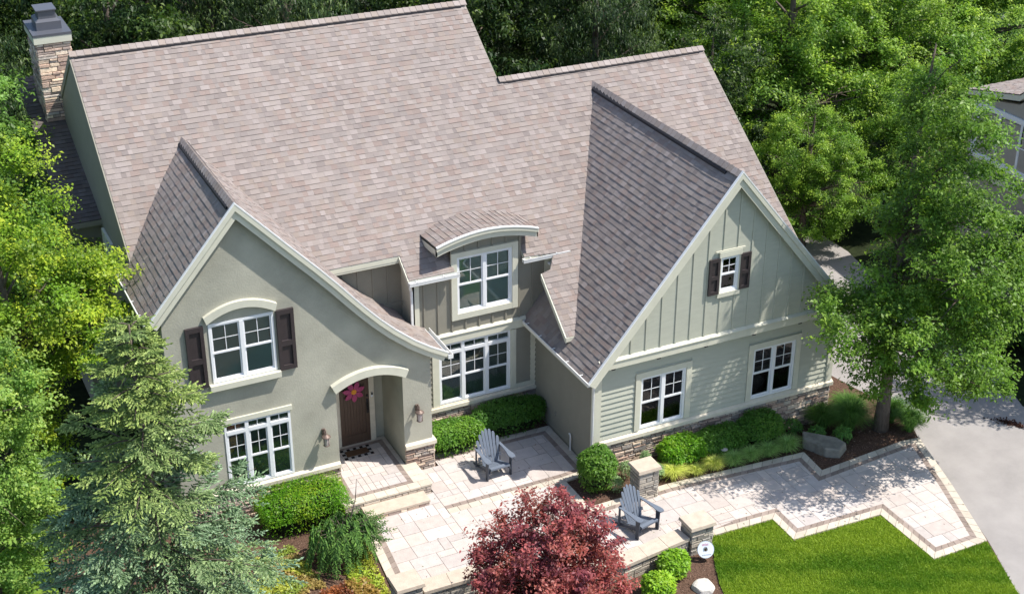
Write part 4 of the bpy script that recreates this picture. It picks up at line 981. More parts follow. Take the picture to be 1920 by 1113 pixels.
# ---- shrubs
def shrub(name, label, c, r, n, size, pal, tip=None, tipf=.3, seed=1, group=None, power=2.6, cat='shrub', up=.6, aspect=.5, rough=.06, rz=0, core=True):
    """c: centre on the ground, r: half sizes (x,y) and full height"""
    g = np.random.default_rng(seed); root = empty(name, c, label, cat, group)
    d = unit(g.normal(size=(n,3))); d[:,2] = np.where(g.uniform(size=n) < .8, np.abs(d[:,2]), d[:,2])
    k = (np.abs(d)**power).sum(1)**(-1/power); s = d*k[:,None]; lump = 1+rough*(noise2(d[:,:2]*3+d[:,2:]*2, 1.6, seed)*2.2+noise2(d[:,:2]*7, 2.2, seed+1)); rad = g.uniform(.80,1.02,n)*lump
    s = s*rad[:,None]; H = r[2]/2; L = np.column_stack([s[:,0]*r[0], s[:,1]*r[1], s[:,2]*H+H]); ca, sa = math.cos(rz), math.sin(rz)
    C = np.column_stack([L[:,0]*ca-L[:,1]*sa+c[0], L[:,0]*sa+L[:,1]*ca+c[1], L[:,2]+c[2]])
    V = leafquads(C, size, g, up, aspect, .1, out=d*1.2); base = np.array(pal)[g.integers(0,len(pal),n)]*g.uniform(.75,1.25,(n,1))
    if tip is not None:
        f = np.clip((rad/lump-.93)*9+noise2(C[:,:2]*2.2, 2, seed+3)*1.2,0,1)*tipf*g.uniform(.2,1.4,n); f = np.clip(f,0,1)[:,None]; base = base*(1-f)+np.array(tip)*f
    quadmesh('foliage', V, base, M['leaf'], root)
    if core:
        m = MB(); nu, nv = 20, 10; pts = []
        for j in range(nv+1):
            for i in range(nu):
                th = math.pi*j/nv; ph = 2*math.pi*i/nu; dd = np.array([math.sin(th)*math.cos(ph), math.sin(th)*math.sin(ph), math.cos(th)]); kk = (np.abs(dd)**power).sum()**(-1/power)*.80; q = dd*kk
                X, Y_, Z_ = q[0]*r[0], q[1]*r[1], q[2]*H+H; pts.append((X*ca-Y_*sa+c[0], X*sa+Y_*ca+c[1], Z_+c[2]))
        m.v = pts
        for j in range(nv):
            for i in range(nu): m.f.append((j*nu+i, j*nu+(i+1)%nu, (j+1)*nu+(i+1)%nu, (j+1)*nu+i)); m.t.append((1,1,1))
        m.build('shaded_core', M['core'], root)
    return root
HG = [(.055,.15,.006),(.075,.185,.007),(.045,.12,.005),(.065,.165,.006)]
shrub('clipped_hedge', 'clipped bright green hedge block left of the porch steps', (-7.45,1.12,-.5), (1.08,.60,1.02), 15000, .055, HG, tip=(.20,.24,.012), tipf=.55, seed=51, power=6, cat='hedge', rough=.03, aspect=.35)
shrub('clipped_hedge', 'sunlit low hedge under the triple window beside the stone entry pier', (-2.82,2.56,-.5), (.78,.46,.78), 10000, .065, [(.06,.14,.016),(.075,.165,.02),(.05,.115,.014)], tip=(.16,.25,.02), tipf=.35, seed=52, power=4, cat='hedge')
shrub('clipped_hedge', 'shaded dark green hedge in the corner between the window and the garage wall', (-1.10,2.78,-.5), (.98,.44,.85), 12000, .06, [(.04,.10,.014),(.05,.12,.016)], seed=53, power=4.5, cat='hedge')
shrub('round_boxwood', 'tall egg-shaped boxwood at the garage corner', (-.30,-.72,-.5), (.50,.48,1.22), 11000, .06, [(.045,.11,.014),(.06,.135,.018),(.04,.09,.012)], tip=(.13,.20,.02), tipf=.3, seed=54, power=2.3)
SG = 'shrubs under the garage wing windows'
shrub('mounded_shrub', 'bright green shrub nearest the stone pillar under the garage wing windows', (2.25,-.62,-.55), (.62,.46,.80), 8000, .065, HG, tip=(.19,.25,.015), tipf=.4, seed=55, group=SG, power=3)
shrub('mounded_shrub', 'darker shrub in the middle of the row under the garage wing windows', (3.45,-.58,-.62), (.72,.46,.80), 8500, .065, [(.045,.11,.014),(.055,.13,.016)], seed=56, group=SG, power=3)
shrub('mounded_shrub', 'tall rounded shrub at the driveway end of the row under the windows', (4.75,-.55,-.70), (.62,.50,1.02), 8500, .065, [(.042,.105,.014),(.055,.13,.018)], tip=(.12,.19,.02), seed=57, group=SG, power=2.6)
RB = [(.10,.20,.012),(.13,.24,.014),(.085,.17,.012)]
shrub('round_shrub', 'lime green round shrub against the low stone wall', (-.36,-4.55,-.5), (.36,.34,.66), 5200, .085, RB, tip=(.26,.34,.02), tipf=.5, seed=58, power=2.2, group='lime green round shrubs in the front bed')
shrub('round_shrub', 'lime green round shrub cut by the bottom edge of the photo', (-1.12,-5.12,-.5), (.36,.36,.66), 5200, .085, RB, tip=(.26,.34,.02), tipf=.5, seed=59, power=2.2, group='lime green round shrubs in the front bed')
shrub('small_shrub', 'small lime shrub touching the right side of the red maple', (-2.25,-5.15,-.5), (.22,.22,.42), 2400, .08, RB, tip=(.26,.34,.02), tipf=.4, seed=60, power=2.2)
LV = [(.13,.20,.09),(.16,.23,.11),(.11,.17,.08)]
for i, (x, y, rr_, h, lb) in enumerate([(.08,-1.02,.20,.45,'pale green lavender tuft between the boxwood and the stone pillar'),(-.02,-.50,.16,.5,'pale lavender tuft behind the boxwood'),(.62,-.62,.18,.5,'pale lavender tuft against the stone veneer behind the pillar'),(1.28,-1.0,.22,.48,'pale lavender tuft just right of the stone pillar'),(1.30,-.42,.14,.5,'small pale sprig by the bright shrub near the pillar')]):
    shrub('lavender', lb, (x,y,-.5), (rr_,rr_,h), 900, .07, LV, tip=(.25,.32,.14), seed=70+i, group='pale lavender tufts around the pillar', power=2, aspect=.22, core=False)
# grass tussocks
def tussock(label, c, rad, h, n, c0, c1, seed, group, wb=.007):
    g = np.random.default_rng(seed); root = empty('fountain_tussock', c, label, 'plant', group); a = g.uniform(0,6.283,n); R_ = rad*g.uniform(.25,1.1,n); H = h*g.uniform(.55,1.1,n)
    out = np.column_stack([np.cos(a),np.sin(a),np.zeros(n)]); side = np.column_stack([-np.sin(a),np.cos(a),np.zeros(n)])*wb; st = np.array(c)+out*(R_*.12)[:,None]+g.normal(0,.02,(n,3))*np.array([1,1,0]); Vs = []; ks = [0,.3,.6,.85,1.05]
    tint = (np.array(c0)+(np.array(c1)-np.array(c0))*g.uniform(0,1,(n,1)))*g.uniform(.8,1.2,(n,1)); Ts = []
    def pt(t): return st+out*(R_*(t**1.5))[:,None]+np.column_stack([np.zeros(n),np.zeros(n),H*(1.9*t-1.15*t*t)])
    for i in range(4):
        p, q = pt(ks[i]), pt(ks[i+1]); w0, w1 = 1-ks[i]*.8, 1-min(1,ks[i+1])*.85; Vs.append(np.stack([p-side*w0, p+side*w0, q+side*w1, q-side*w1],1)); Ts.append(tint)
    quadmesh('blades', np.concatenate(Vs), np.concatenate(Ts), M['blade'], root)
GG = 'ornamental grasses edging the walk'
YL = ((.30,.36,.05),(.58,.58,.17)); GL = ((.13,.24,.06),(.32,.45,.15)); DG = ((.045,.11,.02),(.11,.21,.04))
for i, (x, y, rr_, h, cc, lb) in enumerate([(1.72,-1.12,.36,.42,YL,'yellow grass tussock beside the stone pillar'),(2.32,-1.22,.26,.30,YL,'small yellow grass tussock second from the pillar'),(2.85,-1.22,.32,.38,YL,'yellow grass tussock third from the pillar, in front of the bright shrub'),(3.42,-1.28,.36,.40,GL,'broad green grass tussock beside the disc path light'),(3.95,-1.30,.32,.40,GL,'green grass tussock in the middle of the edging row'),(4.50,-1.28,.34,.42,GL,'green grass tussock second from the flat boulder'),(5.10,-1.30,.38,.46,GL,'pale green fountain grass tussock touching the flat boulder')]):
    tussock(lb, (x,y,-.5 if x < 4 else -.55), rr_, h, 900, cc[0], cc[1], 80+i, GG)
for i, (x, y, rr_, h, cc, lb) in enumerate([(7.35,-1.0,.62,.95,DG,'big dark fountain grass left of the driveway tree trunk'),(6.9,-.45,.5,.8,DG,'dark fountain grass against the stone corner of the garage'),(8.55,-1.25,.48,.75,DG,'fountain grass behind the driveway tree trunk'),(8.62,-1.95,.42,.68,DG,'bright fountain grass at the driveway corner'),(7.9,-.2,.5,.75,DG,'fountain grass behind the trunk near the garage corner')]):
    tussock(lb, (x,y,zm_(x,y)-.0), rr_, h, 1900, cc[0], cc[1], 90+i, 'fountain grasses around the driveway tree', wb=.008)
for i, (x, y, rr_, h, lb) in enumerate([(14.9,1.2,1.0,1.3,'dark fountain grass nearest the driveway at the right edge'),(15.6,-.4,.9,1.1,'dark fountain grass lower at the right edge'),(15.2,3.0,.9,1.3,'dark fountain grass behind, at the right edge')]):
    tussock(lb, (x,y,-1.0), rr_, h, 2200, (.035,.085,.02), (.09,.17,.035), 96+i, 'fountain grasses beyond the driveway', wb=.012)
for i, (x, y, lb) in enumerate([(6.25,-1.05,'small leafy perennial just behind the flat boulder'),(6.0,-.35,'small leafy perennial between the boulder and the stone base'),(6.75,-1.5,'tiny green sprig in the shaded mulch right of the boulder')]):
    shrub('perennial', lb, (x,y,zm_(x,y)), (.24,.24,.42), 500, .09, [(.06,.14,.03),(.08,.17,.035)], seed=100+i, group='small perennials in the shaded bed', power=2, core=False, aspect=.35)
for i, (x, y, rr_, h, lb) in enumerate([(11.4,10.6,1.0,1.2,'dark grass clump at the far end of the driveway'),(13.2,11.0,1.1,1.3,'dark grass clump under the maple at the far end of the driveway'),(9.6,10.4,1.0,1.2,'dark grass clump behind the house corner at the far end of the driveway')]):
    tussock(lb, (x,y,-1.0), rr_, h, 2000, (.035,.085,.02), (.09,.17,.035), 196+i, 'fountain grasses beyond the driveway', wb=.012)
# ground cover
def cover(name, label, poly, n, pal, seed, z=-.5, h=.18, size=.07):
    g = np.random.default_rng(seed); xs = [p[0] for p in poly]; ys = [p[1] for p in poly]; P = np.column_stack([g.uniform(min(xs),max(xs),n*2), g.uniform(min(ys),max(ys),n*2)]); P = P[inpoly(P,poly)]; k = noise2(P,2.6,seed) > -.45; P = P[k][:n]; n = len(P)
    zz = z+h*(.5+.5*noise2(P,3.5,seed+1))*g.uniform(.4,1.,n); C = np.column_stack([P,zz]); V = leafquads(C, size, g, .8, .6, .1); c = np.array(pal)[(np.clip((noise2(P,1.8,seed+2)*.9+.5)*len(pal),0,len(pal)-1)).astype(int)]*g.uniform(.7,1.3,(n,1)); tag(quadmesh(name, V, c, M['leaf']), label, 'ground cover', kind='stuff')
cover('ground_cover', 'yellow-green ground cover between the blue spruce and the weeping spruce', [(-9.3,.2),(-8.0,.3),(-7.8,-1.2),(-7.6,-2.6),(-8.6,-3.6),(-9.6,-1.5)], 9500, [(.22,.24,.04),(.14,.18,.03),(.20,.15,.05),(.26,.27,.05)], 61)
cover('ground_cover', 'yellow-green ground cover between the weeping spruce and the patio edge', [(-6.75,-.3),(-6.35,.1),(-6.55,-2.4),(-7.2,-2.5),(-7.2,-1.2)], 2600, [(.20,.25,.03),(.26,.28,.04),(.12,.18,.03)], 62)
cover('ground_cover', 'coppery red ground cover at the bottom edge left of the stone pillar', [(-8.0,-1.7),(-6.8,-1.6),(-6.75,-3.6),(-8.5,-3.9)], 7000, [(.17,.055,.025),(.22,.08,.03),(.13,.045,.02),(.20,.13,.035)], 63, h=.3)
cover('ground_cover', 'low green plants in front of the stone wall below the red maple', [(-6.2,-3.5),(-4.2,-3.6),(-2.6,-4.4),(-2.6,-6),(-6.2,-6)], 2600, [(.04,.08,.02),(.06,.10,.03)], 64)
# mulch chips, uncountable
g = np.random.default_rng(17); n = 26000; P = np.column_stack([g.uniform(-9.5,8.9,n), g.uniform(-6.5,3.2,n)])
kp = ~inpoly(P,PB) & ~inpoly(P,PA) & ~inpoly(P,LAWN) & ~inpoly(P,DR) & ~((P[:,1] > -.06)&(P[:,0] > 0)) & ~((P[:,0] < -3.6)&(P[:,1] > 1.9)); P = P[kp]; n = len(P)
C = np.column_stack([P, np.array([zm_(a,b) for a,b in P])+g.uniform(.002,.02,n)]); V = leafquads(C, .05, g, 2.2, .4, 0)
T = np.array([(.20,.12,.085),(.10,.06,.04),(.28,.19,.14),(.05,.03,.022),(.15,.09,.06)])[g.integers(0,5,n)]*g.uniform(.7,1.3,(n,1)); tag(quadmesh('mulch_chips', V, T, M['chip']), 'brown bark chips scattered over the planting beds', 'mulch', kind='stuff')

# ---- conifers
def spray(g, o, d, L, width, ntw, tl, pal, tipc, V, T, needles=3, hang=.3, tipf=.5):
    """flat-ish branch of needle twigs from o along d"""
    d = np.array(d)/np.linalg.norm(d); side = np.cross(d,[0,0,1]); side = side/(np.linalg.norm(side)+1e-9)
    t = np.repeat(np.linspace(.12,1.0,ntw),2); s = np.tile([1,-1],ntw); n = len(t); curve = np.column_stack([np.zeros(n),np.zeros(n),-hang*(t**2)*L*.35+.10*L*t*(1-t)])
    P = o+d*(t*L)[:,None]+curve; ll = tl*(1.15-t*.65)*g.uniform(.75,1.2,n); ang = g.uniform(.6,1.0,n); D = d*np.cos(ang)[:,None]+side*(s*np.sin(ang))[:,None]+np.array([0,0,-1])*(hang*g.uniform(.2,1.1,n))[:,None]+g.normal(0,.12,(n,3)); D = unit(D)
    P = np.vstack([P, P[-1:]]); D = np.vstack([D, d[None]]); ll = np.append(ll, tl*.7); t = np.append(t,1.); n += 1
    for k in range(needles):
        a = g.uniform(0,3.14,n); N = unit(np.cross(D, g.normal(size=(n,3)))); W = N*width
        off = D*(ll*k/needles)[:,None]; seg = D*(ll*1.25/needles)[:,None]; Q = P+off; V.append(np.stack([Q, Q+seg*.45+W, Q+seg*1.15, Q+seg*.45-W],1))
        W2 = np.cross(D,N)*width; V.append(np.stack([Q, Q+seg*.45+W2, Q+seg*1.15, Q+seg*.45-W2],1))
        f = np.clip(tipf*(k+1)/needles+g.normal(0,.2,n),0,1)[:,None]; c = (np.array(pal)*(1-f)+np.array(tipc)*f)*g.uniform(.75,1.25,(n,1)); T.append(c); T.append(c)
def spruce(name, label, base, H, Rb, nb, seed):
    g = np.random.default_rng(seed); root = empty(name, base, label, 'conifer'); V = []; T = []; b = np.array(base); m = MB(); m.tube([b, b+[0,0,H*.5], b+[0,0,H*.98]], [.17,.10,.015], 8)
    for i in range(nb):
        t = (i+.5)/nb; z = .2+(H-.35)*(t**1.12); rr_ = Rb*(1-t)**.82*g.uniform(.55,1.28)+.2; a = i*2.39996+g.normal(0,.2); up_ = -.10+.45*t+g.normal(0,.06)
        d = np.array([math.cos(a),math.sin(a),up_]); o = b+[0,0,z]; L = rr_
        yel = np.clip((z/H-.26)*1.8+g.normal(0,.25),0,1); pal = np.array([.05,.095,.05])*(1-yel)+np.array([.08,.125,.032])*yel; tip = np.array([.25,.35,.25])*(1-yel)+np.array([.31,.37,.11])*yel
        m.tube([o, o+d*L*.5+[0,0,.02], o+d*L*.97-[0,0,.06*L]], [.03*(1-t)+.008,.015,.004], 5)
        k = int(2+L*2.0)
        spray(g, o, d, L, .024, int(7+L*7), .30+.10*L/Rb, pal, tip, V, T, needles=3, hang=.42)
        for j in range(k):
            s = g.uniform(.25,.9); sg = 1 if j%2 else -1; dd = np.array([math.cos(a+sg*g.uniform(.5,.95)),math.sin(a+sg*g.uniform(.5,.95)),up_-.15]); oo = o+d*L*s; oo[2] += .05*L*(1-s)
            spray(g, oo, dd, L*(1-s)*.75+.15, .021, int(5+L*3), .24, pal, tip, V, T, needles=3, hang=.5)
    quadmesh('crown', np.concatenate(V), np.concatenate(T), M['needle'], root); m.build('trunk', M['bark'], root, smooth=True); return root
spruce('blue_spruce', 'tall blue-green spruce with olive upper branches in front of the left stucco wall', (-11.62,-3.1,-.55), 8.75, 3.2, 128, 5)
# weeping spruce beside the patio
g = np.random.default_rng(66); base = np.array([-7.15,-.75,-.5]); root = empty('weeping_spruce', base, 'low weeping spruce with a bare leader beside the patio', 'conifer'); V = []; T = []; m = MB()
m.tube([base, base+[.1,0,.7], base+[.35,.1,1.15]], [.07,.05,.03], 7); m.tube([base+[.35,.1,1.1], base+[.50,.12,1.6], base+[.56,.15,2.1]], [.018,.012,.005], 5)
for i in range(120):
    a = g.uniform(0,6.283); r0 = g.uniform(.05,.85)**.8; top = base+[.1+r0*math.cos(a)*.85, r0*math.sin(a)*.7, 1.25-.35*r0**2+g.normal(0,.05)]; L = (top[2]-base[2])*g.uniform(.6,.98)
    if i < 55: L *= .45
    d = np.array([math.cos(a)*.35, math.sin(a)*.3, -1.]); (m.tube([base+[.1,0,.7], (base+[.1,0,.9]+top)/2-[0,0,.02], top-[0,0,.03]], [.016,.01,.005], 4) if i%4 == 0 else None)
    spray(g, top, d, L, .016, int(8+L*10), .15, (.038,.095,.024), (.16,.28,.06), V, T, needles=2, hang=.25, tipf=.55)
for i in range(26):
    a = g.uniform(-.6,.9); d = np.array([math.cos(a), math.sin(a)*.8, .05]); o = base+[.35*math.cos(a)+.1,.3*math.sin(a),1.05-.5*g.uniform()]; spray(g, o, d, g.uniform(.45,.85), .014, 10, .15, (.035,.08,.025), (.13,.20,.06), V, T, needles=2, hang=.6, tipf=.6)
for z in (1.35,1.55,1.45):
    spray(g, base+[.45,.12,z], (g.normal(),g.normal(),.2), .25, .014, 5, .1, (.04,.09,.03), (.12,.19,.06), V, T, needles=2, hang=.2)
quadmesh('crown', np.concatenate(V), np.concatenate(T), M['needle'], root); m.build('trunk', M['bark'], root)
# ---- red Japanese maple
RD = [(.12,.030,.034),(.15,.04,.038),(.095,.025,.034),(.18,.058,.045)]
tree('japanese_maple', 'dark red Japanese maple in front of the patio wall', (-4.05,-5.3,-.5), 3.3, .09,
     [((-.05,0,2.4),(1.5,1.3,1.1)),((-.8,0,1.75),(.95,1.1,1.1)),((.85,.1,1.6),(.95,1.1,1.1)),((.05,-.5,1.2),(1.5,1.1,1.0)),((.1,.2,3.1),(.8,.7,.5))],
     400, 130, .078, .30, RD, tip=(.26,.065,.06), tipf=.5, seed=77, nl=60, lo=.4, aspect=.55, start=.12, cat='tree', squash=.7)
# ---- neighbour house
nb = empty('neighbour_house', (21,2,-1), 'taupe neighbouring house with dark gridded windows at the right edge', 'house')
m = MB(); wall_x(m, [(-5,-1),(6.15,-1),(6.15,5.05),(4.2,5.45),(1,8.2),(-3.5,5.3),(-5,5.05)], 17, .2); m.box(17.2,26,6.0,6.15,-1,5.05); m.box(18.6,18.7,-4.9,6.0,-1,5.0); m.box(17.2,18.6,2.4,2.5,-1,5.0); m.build('wall', M['tauped'], nb)  # inner walls added to keep light out behind the windows
m = MB(); m.extr([(16.85,6.3,5.15),(16.85,4.1,5.62),(16.85,1,8.45),(16.85,1,8.6),(16.85,4.1,5.8),(16.85,6.3,5.3)], (9.4,0,0)); m.extr([(16.6,1,8.45),(16.6,-5.5,5.3),(16.6,-5.5,5.45),(16.6,1,8.6)], (9.4,0,0)); rf = m.build('roof_deck', M['cream'], nb)
m = MB(); q = [(6.32,5.33),(4.1,5.83),(1,8.62)]
for (ya,za),(yb_,zb) in zip(q[:-1],q[1:]):
    l = math.hypot(yb_-ya,zb-za); shingles(m, [(-26,0),(-16.83,0),(-16.83,l),(-26,l)], plane_map((0,ya,za),(-1,0,0),(0,yb_-ya,zb-za)), expo=.18)
m.build('roof', M['shingle'], nb, attr=True)
window(nb, 3.0,5.85,3.35,4.90, 0, n=3, sx=17, trim=(.12,.12,.14,.13), trimmat='white', gm='tinted')
m = MB(); m.box(16.93,17.0,-5,6.1,2.65,2.88); m.build('band_board', M['cream'], nb)

# ================================================================== PROPS
def chair(loc, rz, label):
    """Adirondack chair facing -Y in its own frame"""
    root = empty('adirondack_chair', (0,0,0), label, 'chair', 'slate blue Adirondack chairs on the patio')
    def ch(mb, n, m_): return mb.build(n, M[m_], root)
    m = MB()   # seat slats slope down to the back
    for i in range(6):
        y0 = -.42+i*.088; z = .355-(i*.028)
        if i == 0: m.hexa([(-.27,y0-.02,z-.05),(.27,y0-.02,z-.05),(.27,y0+.01,z-.06),(-.27,y0+.01,z-.06),(-.27,y0-.02,z),(.27,y0-.02,z),(.27,y0+.07,z+.01),(-.27,y0+.07,z+.01)])
        else: m.hexa([(-.265,y0,z-.018),(.265,y0,z-.018),(.265,y0+.076,z-.04),(-.265,y0+.076,z-.04),(-.265,y0,z),(.265,y0,z),(.265,y0+.076,z-.022),(-.265,y0+.076,z-.022)])
    ch(m, 'seat', 'chair')
    m = MB()   # fan of seven round-topped back slats
    for i in range(7):
        k = i-3; xb = k*.068; xt = k*.094; top = 1.02-.028*k*k*.9; zb = .20; yb_, yt = .10, .40; wb, wt = .030, .040
        n = 6; fr = [(xb-wb,zb),(xb+wb,zb),(xt+wt,top-.05)]+[(xt+wt*math.cos(a), top-.05+.05*math.sin(a)) for a in [math.pi*j/n for j in range(1,n)]]+[(xt-wt,top-.05)]
        def P3(p): t = (p[1]-zb)/(1.0-zb); return Vector((p[0], yb_+(yt-yb_)*t+.018*abs(k)*-.35, p[1]))
        m.extr([P3(p) for p in fr], (0,.02,.008))
    ch(m, 'backrest', 'chair')
    m = MB(); m.hexa([(-.33,.14,.30),(.33,.14,.30),(.33,.17,.30),(-.33,.17,.30),(-.33,.16,.37),(.33,.16,.37),(.33,.19,.37),(-.33,.19,.37)]); m.hexa([(-.34,.26,.56),(.34,.26,.56),(.34,.285,.56),(-.34,.285,.56),(-.34,.275,.62),(.34,.275,.62),(.34,.30,.62),(-.34,.30,.62)]); ch(m, 'cross_rail', 'chairdark')
    for s in (-1,1):
        m = MB(); xc = s*.335
        pr_ = [(-.055,-.50),(.055,-.50),(.085,-.44),(.085,-.33),(.055,-.15),(.04,.08),(.035,.30),(-.035,.30),(-.035,.05),(-.045,-.2),(-.075,-.34),(-.075,-.44)]
        m.extr([(xc+s*p[0]*1., p[1], .575-.0*p[1]) for p in (pr_ if s > 0 else pr_[::-1])], (0,0,.024)); ch(m, 'armrest', 'chair')
        m = MB(); m.hexa([(xc-.014,-.40,0),(xc+.014,-.40,0),(xc+.014,-.30,0),(xc-.014,-.30,0),(xc-.014,-.42,.574),(xc+.014,-.42,.574),(xc+.014,-.29,.574),(xc-.014,-.29,.574)]); ch(m, 'front_leg', 'chairdark')
        m = MB(); xs_ = s*.285; m.hexa([(xs_-.013,.42,0),(xs_+.013,.42,0),(xs_+.013,.56,0),(xs_-.013,.56,0),(xs_-.013,-.43,.22),(xs_+.013,-.43,.22),(xs_+.013,-.40,.335),(xs_-.013,-.40,.335)]); ch(m, 'side_rail', 'chairdark')
        m = MB(); m.hexa([(xc-.012,.24,.06),(xc+.012,.24,.06),(xc+.012,.31,.03),(xc-.012,.31,.03),(xc-.012,.25,.574),(xc+.012,.25,.574),(xc+.012,.30,.574),(xc-.012,.30,.574)]); ch(m, 'rear_leg', 'chairdark')
    root.location = loc; root.rotation_euler = (0,0,rz); return root
chair((-2.33,1.12,-.447), R(2), 'slate blue Adirondack chair on the patio in front of the hedges')
chair((-.22,-2.62,-.447), R(14), 'slate blue Adirondack chair beside the low stone wall and the red maple')
# doormat
m = MB(); mt = empty('doormat', (-5.33,3.0,-.17), 'black and white checked doormat with brown centre at the front door', 'doormat')
for i in range(9):
    for j in range(5):
        (m if (i+j)%2 else m).box(0,0,0,0,0,0) if False else None
mw, mk_ = MB(), MB()
for i in range(9):
    for j in range(5): (mw if (i+j)%2 else mk_).box(-5.72+i*.088,-5.72+(i+1)*.088-.001,2.78+j*.092,2.78+(j+1)*.092-.001,-.169,-.160)
mw.build('pale_checks', M['matw'], mt); mk_.build('dark_checks', M['matk'], mt)
m = MB(); m.box(-5.62,-5.02,2.88,3.13,-.160,-.150); m.build('mat_centre', M['matb'], mt)
# flower door decoration
fl_ = empty('door_flower', (-5.17,3.40,1.38), 'large pink flower decoration with orange centre hung on the front door', 'decoration')
fx, fy_, fz = -5.20, 3.385, 1.42; m = MB()
for i in range(7):
    a = i*math.pi*2/7+.25; pts = []
    for t, wv in ((.10,.03),(.22,.10),(.32,.105),(.42,.05),(.47,.0),(.42,-.05),(.32,-.105),(.22,-.10),(.10,-.03)):
        pts.append((fx+(math.cos(a)*t-math.sin(a)*wv)*.66, fy_-.03*math.sin(t*6.5)-.008*(i%2), fz+(math.sin(a)*t+math.cos(a)*wv)*.66))
    m.extr(pts, (0,.012,0))
m.build('petals', M['pink'], fl_); m = MB(); m.tube([(fx,fy_-.03,fz),(fx,fy_+.01,fz)], [.07,.09], 16); m.build('centre', M['orange'], fl_)
# disc sign leaning in front of the pillar
sg = empty('disc_sign', (.62,-4.30,-.55), 'round white disc sign with small print leaning against the stone pillar', 'sign')
c = Vector((.62,-4.36,-.20)); nrm = Vector((-.25,-1,.55)).normalized(); ux = nrm.cross(Vector((0,0,1))).normalized()*-1; uy = nrm.cross(ux)*-1
if uy.z < 0: uy = -uy
def disc(m, r, r_in, off, th, n=36, cx=0, cy=0, a0=0, a1=2*math.pi, ry=None):
    ry = ry or r
    for i in range(n):
        A, B = a0+(a1-a0)*i/n, a0+(a1-a0)*(i+1)/n; P_ = lambda rr_, a: c+ux*(cx+rr_*math.cos(a))+uy*(cy+rr_*(ry/r)*math.sin(a))+nrm*off
        q = [P_(r_in,A), P_(r,A), P_(r,B), P_(r_in,B)] if r_in > 0 else [P_(0,A), P_(r,A), P_(r,B)]
        m.extr(q, nrm*th)
m = MB(); disc(m, .205, .048, 0, .012); m.build('disc', M['sign'], sg)
m = MB(); disc(m, .068, .047, .013, .003, a0=.9, a1=3.9, n=14); disc(m, .205, .199, .013, .002)
for i in range(9): xx = -.10+i*.025; m.extr([c+ux*(xx)+uy*(-.135)+nrm*.013, c+ux*(xx+.016)+uy*(-.135)+nrm*.013, c+ux*(xx+.016)+uy*(-.115-.006*(i%2))+nrm*.013, c+ux*xx+uy*(-.115)+nrm*.013], nrm*.002)
m.build('print', M['signtext'], sg)
m = MB()
for i in range(5): xx = -.085+i*.034; m.extr([c+ux*xx+uy*.09+nrm*.013, c+ux*(xx+.022)+uy*.09+nrm*.013, c+ux*(xx+.022)+uy*(.135+.01*(i%3))+nrm*.013, c+ux*xx+uy*.135+nrm*.013], nrm*.002)
m.build('pink_print', M['signpink'], sg)
m = MB(); m.tube([c-nrm*.01, c-nrm*.02+Vector((0,.02,-.35))], .012, 6); m.build('stake', M['black'], sg)
# path lights
def path_light(x, y, z, label):
    e = empty('path_light', (x,y,z), label, 'path light'); m = MB(); m.tube([(x,y,z),(x,y,z+.42)], .012, 6); m.build('stem', M['bronze'], e); m = MB(); m.lathe((x,y,z), [(.095,.41),(.09,.425),(.03,.455),(.0,.46)], 16); m.build('lamp_shade', M['matw'], e)
path_light(3.30,-1.02,-.55,'pale disc-topped path light among the grasses under the garage windows')
# vent pipe and wall vent beside the patio
e = empty('vent_pipe', (-.10,1.10,-.45), 'thin grey vent pipe standing against the shaded garage wall', 'pipe'); m = MB(); m.tube([(-.09,1.10,-.45),(-.09,1.10,-.02),(-.09,1.12,.02),(-.09,1.18,.02)], .022, 8); m.build('pipe', M['metal'], e)
g = np.random.default_rng(23); n = 700; P = np.column_stack([g.uniform(-6,8.4,n), g.uniform(-6.6,2.3,n)]); P = P[inpoly(P,PB)|inpoly(P,PA)]; n = len(P)
V = leafquads(np.column_stack([P, np.full(n,-.446)]), .045, g, 4, .45, 0); tag(quadmesh('fallen_leaves', V, np.array([(.10,.12,.02),(.16,.10,.04),(.08,.03,.03)])[g.integers(0,3,n)]*g.uniform(.6,1.3,(n,1)), M['chip']), 'few small fallen leaves and seeds scattered on the paving', 'leaf litter', kind='stuff')
m = MB(); m.tube([(-.025,2.08,.12),(-.07,2.08,.12)], [.055,.05], 14); hb(m, 'wall_vent', 'taupe')
# floodlight under the dormer gutter
m = MB(); m.tube([(.32,3.30,3.98),(.36,3.22,3.96)], [.035,.045], 12); hb(m, 'flood_lamp', 'white')
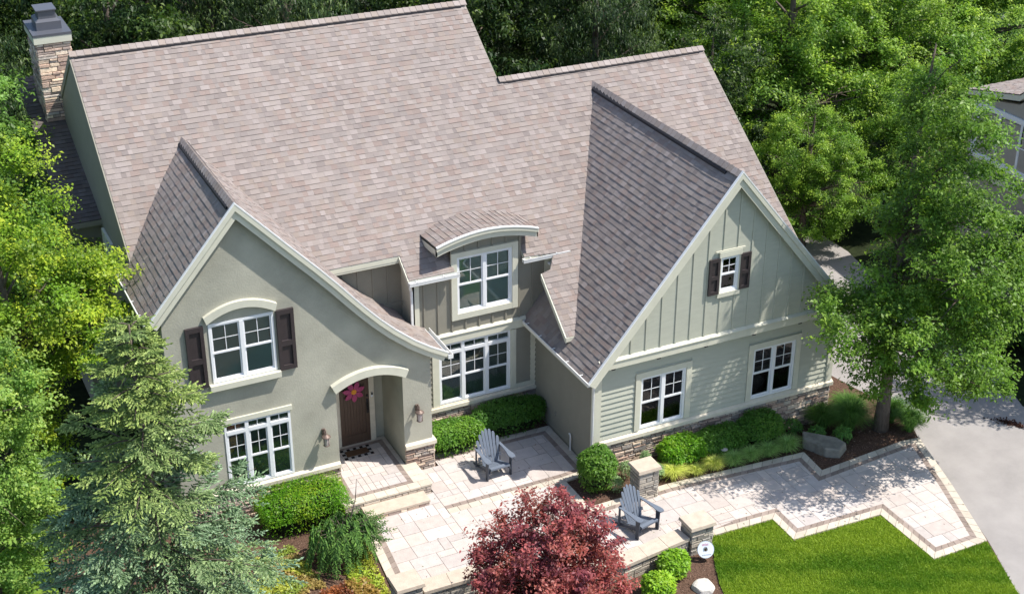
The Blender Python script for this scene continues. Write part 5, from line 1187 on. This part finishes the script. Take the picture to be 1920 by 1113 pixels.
# boulders
def boulder(name, label, c, r, m_, seed, flat=False, rz=0):
    import bmesh
    bm = bmesh.new(); bmesh.ops.create_icosphere(bm, subdivisions=3, radius=1); g = np.random.default_rng(seed); A = g.normal(size=(9,3))*1.5; ph = g.uniform(0,6,9); cuts = [(Vector(unit(g.normal(size=(1,3)))[0]), g.uniform(.62,.85)) for _ in range(9)]
    for v in bm.verts:
        p = v.co.normalized(); k = 1+.07*sum(math.sin(float(np.dot(A[i],p))+ph[i]) for i in range(9))/3; q = p*k
        for n, d in cuts:
            t = q.dot(n)
            if t > d: q = q-n*(t-d)*.9
        v.co = Vector((q.x*r[0], q.y*r[1], q.z*r[2]))
    me = bpy.data.meshes.new(name); bm.to_mesh(me); bm.free(); me.materials.append(M[m_]); o = bpy.data.objects.new(name, me); col.objects.link(o); o.location = c; o.rotation_euler = (0,0,rz); tag(o, label, 'rock'); return o
b = MB(); T0 = [(5.55,-1.35),(5.75,-1.05),(6.45,-1.62),(6.52,-1.95),(6.10,-2.22),(5.78,-2.0)]
bb = [(x+.03*(i%2), y-.03, -.55) for i,(x,y) in enumerate(T0)]; tt = [(x, y, -.20-.09*(x-5.5)) for x,y in T0]
import itertools
b.v = bb+tt; n6 = 6; b.f = [tuple(range(6))[::-1], tuple(range(6,12))]+[(i,(i+1)%6,6+(i+1)%6,6+i) for i in range(6)]; b.t = [(1,1,1)]*8
o = b.build('boulder', M['rock']); tag(o, 'flat-topped angular boulder at the inner corner of the walk', 'rock'); bv = o.modifiers.new('bevel','BEVEL'); bv.width = .04; bv.segments = 3
boulder('rock', 'pale rock in the front bed at the bottom edge near the lawn', (.02,-5.25,-.48), (.34,.26,.14), 'palerock', 5, rz=.3)
boulder('rock', 'small pale stone at the patio corner by the boxwood', (-.98,-.32,-.46), (.12,.08,.05), 'palerock', 7)
# a dark leaf pile on the driveway
g = np.random.default_rng(4); n = 260; C = np.column_stack([g.normal(0,.22,n), g.normal(0,.07,n), g.uniform(.0,.03,n)]); ca, sa = math.cos(-.9), math.sin(-.9); C = np.column_stack([C[:,0]*ca-C[:,1]*sa+11.45, C[:,0]*sa+C[:,1]*ca-2.75, C[:,2]+zd(11.4,-2.7)+.004])
V = leafquads(C, .08, g, 2, .6, 0); tag(quadmesh('leaf_litter', V, np.array([(.05,.022,.015)])*g.uniform(.6,1.5,(n,1)), M['chip']), 'small dark heap of dead leaves on the driveway', 'leaf litter', kind='stuff')
